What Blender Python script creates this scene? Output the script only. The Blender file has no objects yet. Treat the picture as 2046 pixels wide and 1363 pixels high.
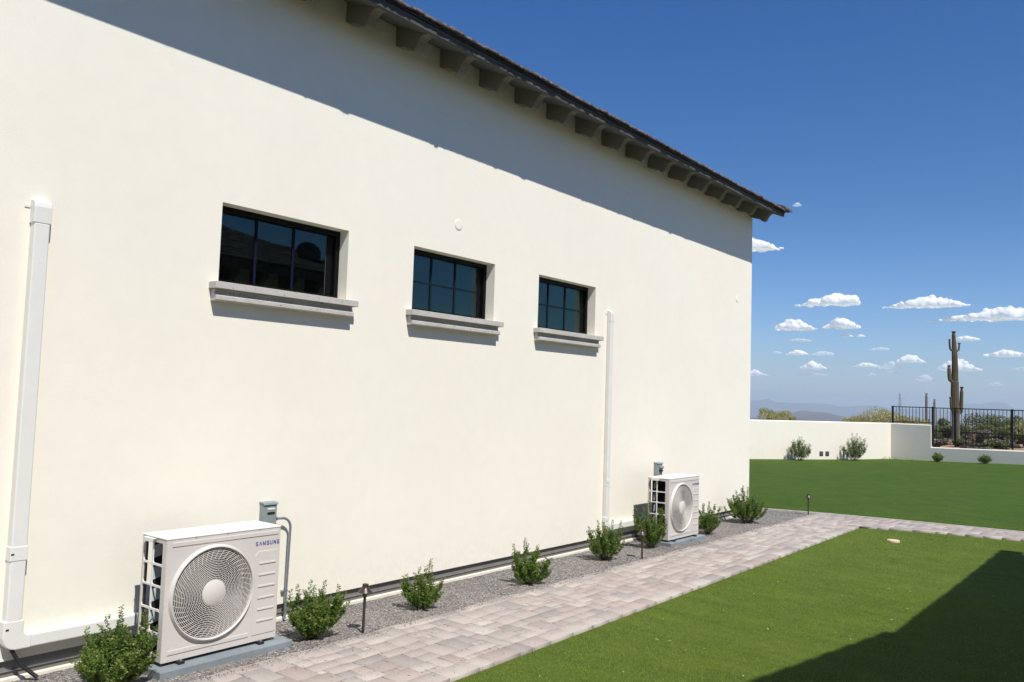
import bpy, bmesh, math, random
import numpy as np
from mathutils import Vector, Matrix, noise as mn

# ------------------------------------------------------------------ camera, world, sun, exposure
S = bpy.context.scene
COL = S.collection
YAW, PITCH, ROLL = -0.6709, 0.0677, 0.0325
CX, CZ = 5.70, 1.88

def cam_axes():
    f = Vector((math.sin(YAW)*math.cos(PITCH), math.cos(YAW)*math.cos(PITCH), math.sin(PITCH)))
    r = Vector((math.cos(YAW), -math.sin(YAW), 0)); u = r.cross(f)
    r2 = r*math.cos(ROLL)+u*math.sin(ROLL); u2 = -r*math.sin(ROLL)+u*math.cos(ROLL)
    return r2, u2, f
cr, cu, cf = cam_axes()
cd = bpy.data.cameras.new('camera'); cam = bpy.data.objects.new('camera', cd); COL.objects.link(cam)
cd.sensor_width = 36; cd.lens = 1658.0/2046*36; cd.clip_start = .05; cd.clip_end = 60000
cam.matrix_world = Matrix(((cr.x, cu.x, -cf.x, CX), (cr.y, cu.y, -cf.y, 0), (cr.z, cu.z, -cf.z, CZ), (0, 0, 0, 1)))
S.camera = cam
S.render.resolution_x, S.render.resolution_y = 1024, 682

SUN = Vector((1, -.40, 1.52)).normalized()
SEL = math.asin(SUN.z)
sd = bpy.data.lights.new('sun', 'SUN'); so = bpy.data.objects.new('sun', sd); COL.objects.link(so)
sd.energy = 4.9; sd.angle = math.radians(.5); sd.color = (1, .955, .88)
so.rotation_euler = (-SUN).to_track_quat('-Z', 'Y').to_euler()
W = bpy.data.worlds.new('World'); S.world = W; W.use_nodes = True
nt = W.node_tree; bg = nt.nodes['Background']
sky = nt.nodes.new('ShaderNodeTexSky'); sky.sky_type = 'NISHITA'; sky.sun_disc = False
sky.sun_elevation = SEL; sky.sun_rotation = math.atan2(SUN.x, SUN.y)
sky.air_density = 1.25; sky.dust_density = .2; sky.ozone_density = 3.2; sky.altitude = 500
tc = nt.nodes.new('ShaderNodeTexCoord'); sx = nt.nodes.new('ShaderNodeSeparateXYZ'); mx = nt.nodes.new('ShaderNodeMath'); mx.operation = 'MAXIMUM'
mx.inputs[1].default_value = .012; cx_ = nt.nodes.new('ShaderNodeCombineXYZ')
nt.links.new(tc.outputs['Generated'], sx.inputs[0]); nt.links.new(sx.outputs[2], mx.inputs[0])
nt.links.new(sx.outputs[0], cx_.inputs[0]); nt.links.new(sx.outputs[1], cx_.inputs[1]); nt.links.new(mx.outputs[0], cx_.inputs[2])
nt.links.new(cx_.outputs[0], sky.inputs[0]); hs = nt.nodes.new('ShaderNodeHueSaturation'); hs.inputs['Saturation'].default_value = 1.35
nt.links.new(sky.outputs[0], hs.inputs['Color']); ml = nt.nodes.new('ShaderNodeMix'); ml.data_type = 'RGBA'; ml.blend_type = 'MULTIPLY'; ml.inputs['Factor'].default_value = 1; ml.inputs[7].default_value = (.60, .735, .99, 1)
nt.links.new(hs.outputs[0], ml.inputs[6]); hr = nt.nodes.new('ShaderNodeMapRange'); hr.inputs[1].default_value = .0; hr.inputs[2].default_value = .22; hr.inputs[3].default_value = 1; hr.inputs[4].default_value = 0
nt.links.new(sx.outputs[2], hr.inputs[0]); m3 = nt.nodes.new('ShaderNodeMix'); m3.data_type = 'RGBA'; m3.blend_type = 'MULTIPLY'; m3.inputs[7].default_value = (1.2, 1.22, 1.42, 1)
nt.links.new(hr.outputs[0], m3.inputs['Factor']); nt.links.new(ml.outputs[2], m3.inputs[6]); nt.links.new(m3.outputs[2], bg.inputs[0])
bg.inputs[1].default_value = .082
S.view_settings.view_transform = 'Standard'; S.view_settings.look = 'None'; S.view_settings.gamma = 1
S.view_settings.exposure = 0.26
S.cycles.use_denoising = True
S.cycles.max_bounces = 8; S.cycles.transparent_max_bounces = 24; S.cycles.volume_bounces = 2

rnd = random.Random(7); nr = np.random.RandomState(7)
R = math.radians

# ------------------------------------------------------------------ helpers
def tag(o, label=None, cat=None, group=None, kind=None):
    if label: o['label'] = label
    if cat: o['category'] = cat
    if group: o['group'] = group
    if kind: o['kind'] = kind
    return o
def empty(name, loc, label=None, cat=None, group=None, rz=0):
    o = bpy.data.objects.new(name, None); COL.objects.link(o); o.location = loc; o.rotation_euler.z = rz
    o.empty_display_size = .1
    return tag(o, label, cat, group)
class MB:
    def __init__(s): s.v = []; s.f = []
    def add(s, vs, fs):
        n = len(s.v); s.v += [tuple(v) for v in vs]; s.f += [tuple(i+n for i in f) for f in fs]; return s
    def box(s, x0, x1, y0, y1, z0, z1):
        return s.add([(x0,y0,z0),(x1,y0,z0),(x1,y1,z0),(x0,y1,z0),(x0,y0,z1),(x1,y0,z1),(x1,y1,z1),(x0,y1,z1)],
                     [(0,3,2,1),(4,5,6,7),(0,1,5,4),(1,2,6,5),(2,3,7,6),(3,0,4,7)])
    def prism(s, pts, a, b, axis='y'):
        """extrude a 2-D outline (list of pairs) along axis from a to b"""
        def m(p, t): return {'y': (p[0], t, p[1]), 'x': (t, p[0], p[1]), 'z': (p[0], p[1], t)}[axis]
        n = len(pts)
        return s.add([m(p, a) for p in pts]+[m(p, b) for p in pts],
                     [tuple(range(n)), tuple(range(2*n-1, n-1, -1))]+[(i, i+n, (i+1) % n+n, (i+1) % n) for i in range(n)])
    def tube(s, path, r, n=8, cap=True, squash=None):
        P = [Vector(p) for p in path]; rr = r if isinstance(r, (list, tuple)) else [r]*len(P)
        vs = []; fs = []; ref = None
        for i, p in enumerate(P):
            t = (P[min(i+1, len(P)-1)]-P[max(i-1, 0)]).normalized()
            if ref is None: ref = Vector((0, 0, 1)) if abs(t.z) < .9 else Vector((1, 0, 0))
            a = (ref-t*ref.dot(t)).normalized(); b = t.cross(a); ref = a
            for k in range(n):
                th = 2*math.pi*k/n; vs.append(p+(a*math.cos(th)+b*math.sin(th))*rr[i])
        for i in range(len(P)-1):
            for k in range(n): fs.append((i*n+k, i*n+(k+1) % n, (i+1)*n+(k+1) % n, (i+1)*n+k))
        if cap: fs += [tuple(range(n-1, -1, -1)), tuple((len(P)-1)*n+k for k in range(n))]
        return s.add(vs, fs)
    def lathe(s, prof, c, n=24, axis='z'):
        """prof: (radius, height) pairs, closed by fans when radius 0"""
        vs = []; fs = []; m = len(prof)
        for (r, h) in prof:
            for k in range(n):
                th = 2*math.pi*k/n; a, b = r*math.cos(th), r*math.sin(th)
                vs.append((c[0]+a, c[1]+b, c[2]+h) if axis == 'z' else (c[0]+h, c[1]+a, c[2]+b))
        for i in range(m-1):
            for k in range(n): fs.append((i*n+k, i*n+(k+1) % n, (i+1)*n+(k+1) % n, (i+1)*n+k))
        return s.add(vs, fs)
    def build(s, name, mat, parent=None, bevel=0, smooth=False, loc=None, seg=2):
        me = bpy.data.meshes.new(name); me.from_pydata(s.v, [], s.f); me.update()
        b = bmesh.new(); b.from_mesh(me); bmesh.ops.recalc_face_normals(b, faces=b.faces); b.to_mesh(me); b.free()
        me.materials.append(mat)
        if smooth:
            me.polygons.foreach_set('use_smooth', [True]*len(me.polygons))
            me.set_sharp_from_angle(angle=R(40))
        o = bpy.data.objects.new(name, me); COL.objects.link(o)
        if parent: o.parent = parent
        if loc: o.location = loc
        if bevel:
            m = o.modifiers.new('bevel', 'BEVEL'); m.width = bevel; m.segments = seg; m.limit_method = 'ANGLE'; m.angle_limit = R(35)
        return o
def np_mesh(name, verts, faces, mat, parent=None, smooth=False, cols=None):
    """fast mesh from arrays; faces (n,k)"""
    me = bpy.data.meshes.new(name); nv = len(verts); nf, k = faces.shape
    me.vertices.add(nv); me.vertices.foreach_set('co', np.asarray(verts, np.float32).ravel())
    me.loops.add(nf*k); me.loops.foreach_set('vertex_index', np.asarray(faces, np.int32).ravel())
    me.polygons.add(nf); me.polygons.foreach_set('loop_start', np.arange(0, nf*k, k, dtype=np.int32))
    me.polygons.foreach_set('loop_total', np.full(nf, k, np.int32))
    if smooth: me.polygons.foreach_set('use_smooth', np.ones(nf, bool))
    me.update(calc_edges=True)
    if cols is not None:
        at = me.color_attributes.new('tint', 'FLOAT_COLOR', 'POINT')
        c = np.ones((nv, 4), np.float32); c[:, :3] = cols; at.data.foreach_set('color', c.ravel())
    me.materials.append(mat)
    o = bpy.data.objects.new(name, me); COL.objects.link(o)
    if parent: o.parent = parent
    return o

class NT:
    def __init__(s, name):
        s.m = bpy.data.materials.new(name); s.m.use_nodes = True; s.n = s.m.node_tree.nodes; s.l = s.m.node_tree.links
        s.p = s.n['Principled BSDF']; s.out = s.n['Material Output']
    def new(s, t, **k):
        n = s.n.new('ShaderNode'+t)
        for a, b in k.items(): setattr(n, a, b)
        return n
    def coord(s): return s.new('TexCoord').outputs['Object']
    def gpos(s): return s.new('NewGeometry').outputs['Position']
    def noise(s, vec, scale, detail=4, rough=.55, out='Fac'):
        n = s.new('TexNoise'); n.inputs['Scale'].default_value = scale; n.inputs['Detail'].default_value = detail; n.inputs['Roughness'].default_value = rough
        s.l.new(vec, n.inputs['Vector']); return n.outputs[out]
    def vor(s, vec, scale, out='Color', feature='F1'):
        n = s.new('TexVoronoi'); n.feature = feature; n.inputs['Scale'].default_value = scale; s.l.new(vec, n.inputs['Vector']); return n.outputs[out]
    def ramp(s, fac, stops):
        n = s.new('ValToRGB'); e = n.color_ramp.elements
        while len(e) < len(stops): e.new(.5)
        for el, (p, c) in zip(e, stops): el.position = p; el.color = (*c, 1) if len(c) == 3 else c
        s.l.new(fac, n.inputs[0]); return n.outputs[0]
    def mix(s, fac, a, b, mode='MIX'):
        n = s.new('Mix', data_type='RGBA', blend_type=mode)
        for sock, v in ((n.inputs['Factor'], fac), (n.inputs[6], a), (n.inputs[7], b)):
            if isinstance(v, (int, float)): sock.default_value = v
            elif isinstance(v, (tuple, list)): sock.default_value = (*v, 1)
            else: s.l.new(v, sock)
        return n.outputs[2]
    def math(s, op, a, b=None):
        n = s.new('Math', operation=op)
        for i, v in enumerate((a, b)):
            if v is None: continue
            if isinstance(v, (int, float)): n.inputs[i].default_value = v
            else: s.l.new(v, n.inputs[i])
        return n.outputs[0]
    def bump(s, h, strength=.3, dist=.01):
        n = s.new('Bump'); n.inputs['Strength'].default_value = strength; n.inputs['Distance'].default_value = dist
        s.l.new(h, n.inputs['Height']); s.l.new(n.outputs[0], s.p.inputs['Normal']); return n.outputs[0]
    def col(s, c):
        if isinstance(c, tuple): s.p.inputs['Base Color'].default_value = (*c, 1)
        else: s.l.new(c, s.p.inputs['Base Color'])
    def set(s, rough=.5, metal=0, spec=.5):
        s.p.inputs['Roughness'].default_value = rough; s.p.inputs['Metallic'].default_value = metal; s.p.inputs['Specular IOR Level'].default_value = spec
        return s.m
def plain(name, c, rough=.5, metal=0, spec=.5, var=.06, scale=8, bump=0, bscale=120):
    t = NT(name); v = t.noise(t.coord(), scale)
    d = tuple(x*(1-var*2) for x in c); l = tuple(min(1, x*(1+var)) for x in c)
    t.col(t.ramp(v, [(.3, d), (.7, l)]))
    if bump: t.bump(t.noise(t.coord(), bscale, 3), bump, .004)
    return t.set(rough, metal, spec)

# ------------------------------------------------------------------ materials
def stucco(name, c, stain=.05):
    t = NT(name); co = t.coord()
    v = t.noise(co, .9, 5, .6); v2 = t.noise(co, 7, 4)
    a = t.ramp(v, [(.3, tuple(x*(1-stain) for x in c)), (.7, c)])
    b = t.mix(.35, a, t.ramp(v2, [(.3, tuple(x*(1-stain*1.2) for x in c)), (.7, tuple(min(.9, x*1.02) for x in c))]))
    mp = t.new('Mapping'); mp.inputs['Scale'].default_value = (1, .55, 1.5); t.l.new(co, mp.inputs[0])
    warm = t.ramp(t.noise(mp.outputs[0], .55, 3, .5), [(.38, (1, .985, .975)), (.62, (.985, 1, .985))])
    b = t.mix(1, b, warm, 'MULTIPLY')
    sz = t.new('SeparateXYZ'); t.l.new(t.gpos(), sz.inputs[0]); mz = t.new('MapRange'); mz.inputs[1].default_value = .10; mz.inputs[2].default_value = .55; mz.inputs[3].default_value = .45; mz.inputs[4].default_value = 0; t.l.new(sz.outputs[2], mz.inputs[0])
    sp = t.math('MULTIPLY', mz.outputs[0], t.ramp(t.noise(co, 16, 5, .7), [(.42, (0, 0, 0)), (.75, (1, 1, 1))]))
    t.col(t.mix(sp, b, tuple(x*.72 for x in c)))
    t.bump(t.mix(.5, t.noise(co, 90, 5, .7), t.noise(mp.outputs[0], 2.2, 4, .6)), .5, .006)
    return t.set(.92, 0, .2)
M_STUCCO = stucco('cream_stucco', (.815, .775, .685))
M_STUCCO2 = stucco('garden_wall_stucco', (.79, .74, .65))
M_NEIGH = stucco('neighbour_stucco', (.55, .52, .45))
M_TRIM = stucco('taupe_painted_trim', (.085, .083, .078))
M_SOFFIT = stucco('soffit_stucco', (.105, .105, .10))
M_CORBEL = stucco('corbel_stucco', (.175, .168, .14))
M_FOUND = plain('painted_foundation', (.17, .155, .14), .85, bump=.3)
M_FOOT = stucco('footing_concrete', (.74, .69, .60), .1)
M_SCREED = plain('galvanized_screed', (.50, .53, .56), .35, .8)
M_BLACK = plain('black_window_frame', (.0045, .0045, .005), .45, spec=.12)
M_SHEEN = plain('dark_sash_metal', (.10, .115, .12), .3, .5)
M_WHITE = plain('white_pvc_cover', (.70, .695, .66), .38, spec=.4, var=.015)
M_CASE = plain('warm_white_steel', (.56, .525, .495), .36, spec=.45, var=.012)
M_CASELT = plain('white_steel_top', (.74, .715, .67), .4, spec=.4, var=.015)
M_GRILLE = plain('white_plastic_grille', (.60, .565, .535), .4, var=.01)
M_FAN = plain('grey_fan_blade', (.022, .021, .021), .35, var=.02)
M_INNER = plain('zinc_sheet', (.5, .58, .60), .5, 0)
M_COIL = NT('coil_fins'); _w = M_COIL.new('TexWave', wave_type='BANDS', bands_direction='Z'); _w.inputs['Scale'].default_value = 120
M_COIL.l.new(M_COIL.coord(), _w.inputs['Vector']); M_COIL.col(M_COIL.ramp(_w.outputs[1], [(.3, (.012, .012, .014)), (.7, (.05, .05, .055))])); M_COIL = M_COIL.set(.5, .5)
M_COPPER = plain('copper_tube', (.35, .13, .08), .4, .7)
M_BLUE = plain('blue_lettering', (.025, .03, .30), .45, var=0)
M_DKRUB = plain('black_rubber', (.014, .014, .015), .6)
M_PAD = plain('grey_equipment_pad', (.21, .245, .265), .75, var=.1, scale=6, bump=.25)
M_BOX = plain('grey_enamel_box', (.25, .29, .285), .42, .1)
M_BOXL = plain('pale_printed_label', (.62, .66, .66), .5)
M_CONDUIT = plain('galvanized_conduit', (.36, .40, .44), .38, .75, scale=30)
M_BRONZE = plain('dark_bronze_metal', (.085, .07, .06), .38, .7, scale=20)
M_IRON = plain('black_iron', (.012, .012, .013), .45, .3)
M_LID = plain('beige_plastic_lid', (.62, .50, .34), .6)
M_DISH = plain('grey_dish', (.10, .10, .10), .5)
M_SKIN = None

def sill_mat():
    t = NT('cast_stone_sill'); co = t.coord()
    a = t.ramp(t.noise(co, 5, 4), [(.3, (.43, .41, .38)), (.7, (.52, .495, .46))])
    pits = t.ramp(t.noise(co, 60, 2, .4), [(.28, (.10, .09, .08)), (.33, (1, 1, 1))])
    t.col(t.mix(1, a, pits, 'MULTIPLY')); t.bump(t.noise(co, 60, 3), .4, .003); return t.set(.85, 0, .2)
M_SILL = sill_mat()
def glass_mat(name, tint):
    t = NT(name); tr = t.new('BsdfTransparent'); tr.inputs[0].default_value = (*tint, 1)
    gl = t.new('BsdfGlossy'); gl.inputs['Roughness'].default_value = .0; gl.inputs[0].default_value = (.66, .92, .86, 1)
    fr = t.new('Fresnel'); fr.inputs[0].default_value = 1.75
    nz = t.new('Bump'); nz.inputs['Strength'].default_value = .02; nz.inputs['Distance'].default_value = .004
    t.l.new(t.noise(t.coord(), 3, 1), nz.inputs['Height']); t.l.new(nz.outputs[0], gl.inputs['Normal'])
    mx = t.new('MixShader'); t.l.new(fr.outputs[0], mx.inputs[0]); t.l.new(tr.outputs[0], mx.inputs[1]); t.l.new(gl.outputs[0], mx.inputs[2])
    t.l.new(mx.outputs[0], t.out.inputs[0]); return t.m
M_GLASS = glass_mat('window_glass', (.5, .66, .64))
M_ROOM = plain('dark_room_interior', (.006, .009, .012), .9)
M_BACKING = plain('reflected_sky_teal', (.075, .24, .25), .8, var=.02)  # teal of the reflected sky put into a plain backing colour
M_MUNT = plain('blue_black_muntin', (.004, .007, .022), .7, spec=.1)
M_MUNT2 = plain('dark_teal_muntin', (.006, .016, .026), .7, spec=.1)

def tile_mat():
    t = NT('weathered_concrete_tile'); co = t.coord()
    v = t.vor(co, 22, 'Color'); bw = t.new('RGBToBW'); t.l.new(v, bw.inputs[0])
    a = t.ramp(bw.outputs[0], [(.2, (.05, .045, .045)), (.5, (.14, .12, .115)), (.8, (.27, .20, .18))])
    t.col(t.mix(.5, a, t.ramp(t.noise(co, 60, 4), [(.3, (.04, .04, .045)), (.7, (.25, .21, .20))])))
    t.bump(t.noise(co, 50, 5, .7), 1, .02); return t.set(.9, 0, .2)
M_TILE = tile_mat()
def gravel_mat():
    t = NT('crushed_grey_gravel'); co = t.gpos()
    v = t.vor(co, 95, 'Color'); bw = t.new('RGBToBW'); t.l.new(v, bw.inputs[0])
    a = t.ramp(bw.outputs[0], [(.15, (.055, .052, .05)), (.45, (.155, .146, .14)), (.72, (.25, .236, .227)), (.9, (.48, .455, .43))])
    dirt = t.ramp(t.noise(co, 1.7, 5, .6), [(.46, (0, 0, 0)), (.66, (1, 1, 1))])
    sg = t.new('SeparateXYZ'); t.l.new(co, sg.inputs[0]); mg = t.new('MapRange'); mg.inputs[1].default_value = .35; mg.inputs[2].default_value = .85; mg.inputs[3].default_value = .25; mg.inputs[4].default_value = .85; t.l.new(sg.outputs[0], mg.inputs[0])
    c = t.mix(t.math('MULTIPLY', dirt, mg.outputs[0]), a, (.30, .25, .20))
    t.col(c); t.bump(t.vor(co, 95, 'Distance'), .9, .006); return t.set(.9, 0, .2)
M_GRAVEL = gravel_mat()
def stone_mat():
    t = NT('loose_stones'); a = t.new('Attribute'); a.attribute_name = 'tint'; t.l.new(a.outputs[0], t.p.inputs['Base Color']); return t.set(.85, 0, .25)
M_STONES = stone_mat()
def paver_mat():
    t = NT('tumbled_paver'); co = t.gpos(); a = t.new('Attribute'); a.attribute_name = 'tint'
    m = t.ramp(t.noise(co, 9, 5, .65), [(.3, (.93, .92, .91)), (.7, (1.04, 1.04, 1.04))])
    g = t.ramp(t.noise(co, 150, 3, .6), [(.3, (.86, .86, .86)), (.7, (1.08, 1.08, 1.08))])
    sp = t.ramp(t.noise(co, 42, 2, .3), [(.25, (.35, .28, .25)), (.29, (1, 1, 1))])
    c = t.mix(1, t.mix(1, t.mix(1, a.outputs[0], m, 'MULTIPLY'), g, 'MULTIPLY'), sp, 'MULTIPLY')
    dust = t.ramp(t.noise(co, 2.3, 5, .6), [(.5, (0, 0, 0)), (.75, (1, 1, 1))])
    t.col(t.mix(t.math('MULTIPLY', dust, .35), c, (.44, .38, .32)))
    t.bump(t.noise(co, 120, 4, .7), .4, .004); return t.set(.88, 0, .25)
M_PAVER = paver_mat()
M_SAND = plain('joint_sand', (.10, .08, .07), .95, var=.25, scale=40)
M_KERB = plain('concrete_edging', (.47, .43, .385), .9, var=.12, bump=.4)
def lawn_mat():
    t = NT('turf'); co = t.gpos()
    f = t.noise(co, 260, 3, .7); m = t.noise(co, 2.2, 5, .6); l = t.noise(co, .35, 3)
    mp = t.new('Mapping'); mp.inputs['Scale'].default_value = (1, 5, 1); mp.inputs['Rotation'].default_value = (0, 0, .3); t.l.new(co, mp.inputs[0])
    st = t.noise(mp.outputs[0], 1.3, 4, .6)
    a = t.ramp(f, [(.3, (.036, .076, .008)), (.5, (.058, .110, .012)), (.72, (.098, .152, .024))])
    b = t.mix(1, a, t.ramp(m, [(.3, (.80, .86, .8)), (.7, (1.16, 1.08, 1.06))]), 'MULTIPLY')
    c = t.mix(1, b, t.ramp(l, [(.3, (.93, .95, .9)), (.7, (1.07, 1.02, 1.0))]), 'MULTIPLY')
    d = t.mix(1, c, t.ramp(st, [(.3, (.72, .80, .74)), (.65, (1.1, 1.06, 1.05))]), 'MULTIPLY')
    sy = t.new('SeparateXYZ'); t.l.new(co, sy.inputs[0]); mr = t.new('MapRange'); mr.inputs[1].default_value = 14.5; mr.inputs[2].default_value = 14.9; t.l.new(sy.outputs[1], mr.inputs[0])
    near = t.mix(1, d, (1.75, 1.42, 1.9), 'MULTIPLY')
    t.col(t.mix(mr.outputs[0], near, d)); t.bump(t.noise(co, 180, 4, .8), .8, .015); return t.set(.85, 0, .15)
M_LAWN = lawn_mat()
def leaf_mat(name, a, b, trans=.25, rough=.45, spec=.4, var=7):
    t = NT(name); co = t.gpos(); oi = t.new('ObjectInfo')
    v = t.vor(co, var*9, 'Color'); bw = t.new('RGBToBW'); t.l.new(v, bw.inputs[0])
    c = t.mix(.45, t.ramp(bw.outputs[0], [(.25, a), (.75, b)]), t.ramp(t.noise(co, var, 3), [(.35, a), (.65, b)]))
    t.col(c); t.set(rough, 0, spec)
    tl = t.new('BsdfTranslucent'); t.l.new(t.mix(1, c, (1.2, 1.25, .6), 'MULTIPLY'), tl.inputs[0])
    mx = t.new('MixShader'); mx.inputs[0].default_value = trans
    t.l.new(t.p.outputs[0], mx.inputs[1]); t.l.new(tl.outputs[0], mx.inputs[2]); t.l.new(mx.outputs[0], t.out.inputs[0]); return t.m
M_BLADE = leaf_mat('turf_blades', (.165, .235, .045), (.235, .305, .075), .30, .6, .15, 30)
M_LEAF = leaf_mat('shrub_leaves', (.055, .12, .018), (.21, .285, .06), .34)
M_LEAF2 = leaf_mat('grey_green_leaves', (.10, .15, .05), (.26, .32, .13))
M_PALO = leaf_mat('yellow_green_foliage', (.24, .235, .11), (.50, .47, .24), .3, .7, .2, 1)
M_MESQ = leaf_mat('olive_foliage', (.085, .105, .04), (.19, .205, .085), .25, .7, .2, 1)
M_DRY = leaf_mat('dry_brush', (.13, .11, .09), (.26, .22, .18), .15, .8, .2, 1)
M_FLOW = plain('yellow_petals', (.55, .45, .06), .7)
M_BARK = plain('shrub_twig', (.10, .07, .05), .9)
def desert_mat():
    t = NT('desert_soil'); co = t.gpos()
    a = t.ramp(t.noise(co, .35, 6, .65), [(.35, (.24, .16, .10)), (.6, (.36, .24, .15)), (.75, (.42, .31, .2))])
    far = t.ramp(t.noise(co, .006, 6, .7), [(.42, (.05, .06, .035)), (.6, (.2, .15, .11))])
    vl = t.new('VectorMath', operation='LENGTH'); t.l.new(co, vl.inputs[0])
    mr = t.new('MapRange'); mr.inputs[1].default_value = 60; mr.inputs[2].default_value = 400; t.l.new(vl.outputs['Value'], mr.inputs[0])
    t.col(t.mix(mr.outputs[0], a, far)); return t.set(.95, 0, .1)
M_DESERT = desert_mat()
M_MOUNT = NT('bare_rock_slopes'); M_MOUNT.col(M_MOUNT.ramp(M_MOUNT.noise(M_MOUNT.gpos(), .004, 8, .65), [(.35, (.055, .05, .045)), (.65, (.15, .12, .10))])); M_MOUNT = M_MOUNT.set(.95, 0, .1)
def cactus_mat(name, a, b):
    t = NT(name); co = t.coord(); t.col(t.mix(.5, t.ramp(t.noise(co, 1.6, 4), [(.3, a), (.7, b)]), t.ramp(t.noise(co, 22, 4), [(.3, a), (.7, b)])))
    t.bump(t.noise(co, 40, 3), .5, .02); return t.set(.8, 0, .2)
M_CACT = cactus_mat('saguaro_skin', (.055, .045, .028), (.13, .108, .065))
M_CACTD = cactus_mat('corky_saguaro_base', (.10, .085, .065), (.21, .18, .14))

# ------------------------------------------------------------------ the setting: ground
A = Vector((-2.62, 33.78)); D1 = Vector((3.1, 5.8)).normalized(); D2 = Vector((.985, -.172)).normalized()
N1 = Vector((-D1.y, D1.x)); N2 = Vector((-D2.y, D2.x))      # outward from the yard
def outside(x, y):
    return max(N1.x*(x-A.x)+N1.y*(y-A.y), N2.x*(x-A.x)+N2.y*(y-A.y))
def sm(a, b, t):
    t = min(1, max(0, (t-a)/(b-a))); return t*t*(3-2*t)
def lawn_z(x, y):
    return .24*sm(-3.5, 4.5, x)*sm(22, 31, y) + .10*sm(17, 27, y)*sm(-3, 2, x)*0 + .015*math.sin(x*.7)*sm(16, 20, y)*math.sin(y*.5)
def terrain_z(x, y):
    r = math.hypot(x, y)
    if r < 70:
        d = outside(x, y); z = -.25+.65*sm(0.0, .9, d)
        if y < 16: z = -.25
        return z+(.12*mn.noise(Vector((x*.12, y*.12, 0))) if d > 1 and y > 16 else 0)
    z = .4-2.6*sm(60, 140, r)-(r-70)*.004 if r < 140 else -2.48-(r-140)*.0205
    if r > 4500: z = -2.48-4360*.0205
    return z+min(4, r*.003)*mn.noise(Vector((x*.004, y*.004, 3)))
# terrain: polar sheet to the horizon (one sheet), fine rings close by
rings = list(np.arange(0.01, 70, .9))+list(np.geomspace(70.5, 11300, 70)); NA = 540
vs = np.array([(r*math.cos(2*math.pi*k/NA), r*math.sin(2*math.pi*k/NA), terrain_z(r*math.cos(2*math.pi*k/NA), r*math.sin(2*math.pi*k/NA))) for r in rings for k in range(NA)])
ii, kk = np.meshgrid(np.arange(len(rings)-1), np.arange(NA), indexing='ij'); ii = ii.ravel(); kk = kk.ravel(); k2 = (kk+1) % NA
fs = np.stack([ii*NA+kk, (ii+1)*NA+kk, (ii+1)*NA+k2, ii*NA+k2], 1)
tag(np_mesh('desert_ground', vs, fs, M_DESERT, smooth=True), kind='structure')

def grid(name, xs, ys, zf, mat, keep=None):
    nx, ny = len(xs), len(ys)
    v = np.array([(x, y, zf(x, y)) for x in xs for y in ys])
    f = [(i*ny+j, (i+1)*ny+j, (i+1)*ny+j+1, i*ny+j+1) for i in range(nx-1) for j in range(ny-1) if keep is None or keep((xs[i]+xs[i+1])/2, (ys[j]+ys[j+1])/2)]
    return np_mesh(name, v, np.array(f), mat, smooth=True)
tag(grid('lawn', np.arange(-16, 14.1, .4), np.arange(-8, 42, .4), lawn_z, M_LAWN, lambda x, y: outside(x, y) < .35), kind='structure')

# path edges
def x_in(y): return .83+.035*math.sin(y*1.1)*0
def x_out(y): return 1.975-.0145*(y-4)
CN = [(1.83, 13.86), (2.7, 14.2), (3.98, 14.47), (6, 14.72), (9, 14.9), (13, 15.0)]
CF = [(-.10, 14.70), (.85, 14.98), (2.12, 15.2), (3.87, 15.40), (6, 15.58), (9, 15.75), (13, 15.85)]
def interp(P, x):
    if x <= P[0][0]: return P[0][1]+(x-P[0][0])*(P[1][1]-P[0][1])/(P[1][0]-P[0][0])
    for a, b in zip(P, P[1:]):
        if x <= b[0]: return a[1]+(b[1]-a[1])*(x-a[0])/(b[0]-a[0])
    return P[-1][1]
PZ = .030
def gravel_z(x, y):
    z = .008+.016*sm(0, .75, x)+.008*mn.noise(Vector((x*3, y*2.2, 0)))+.004*mn.noise(Vector((x*14, y*14, 5)))
    return min(max(z, .004), .027)
def in_gravel(x, y): return y < interp(CF, x)-.06 and x < .86 and not (x < -.02 and y < 13.85)
xs = np.arange(-1.2, .88, .03); ys = np.arange(-2, 14.95, .03)
tag(grid('gravel_bed', xs, ys, gravel_z, M_GRAVEL, lambda x, y: in_gravel(x, y) and not (x < -.08 and y < 13.8)), kind='structure')

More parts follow.
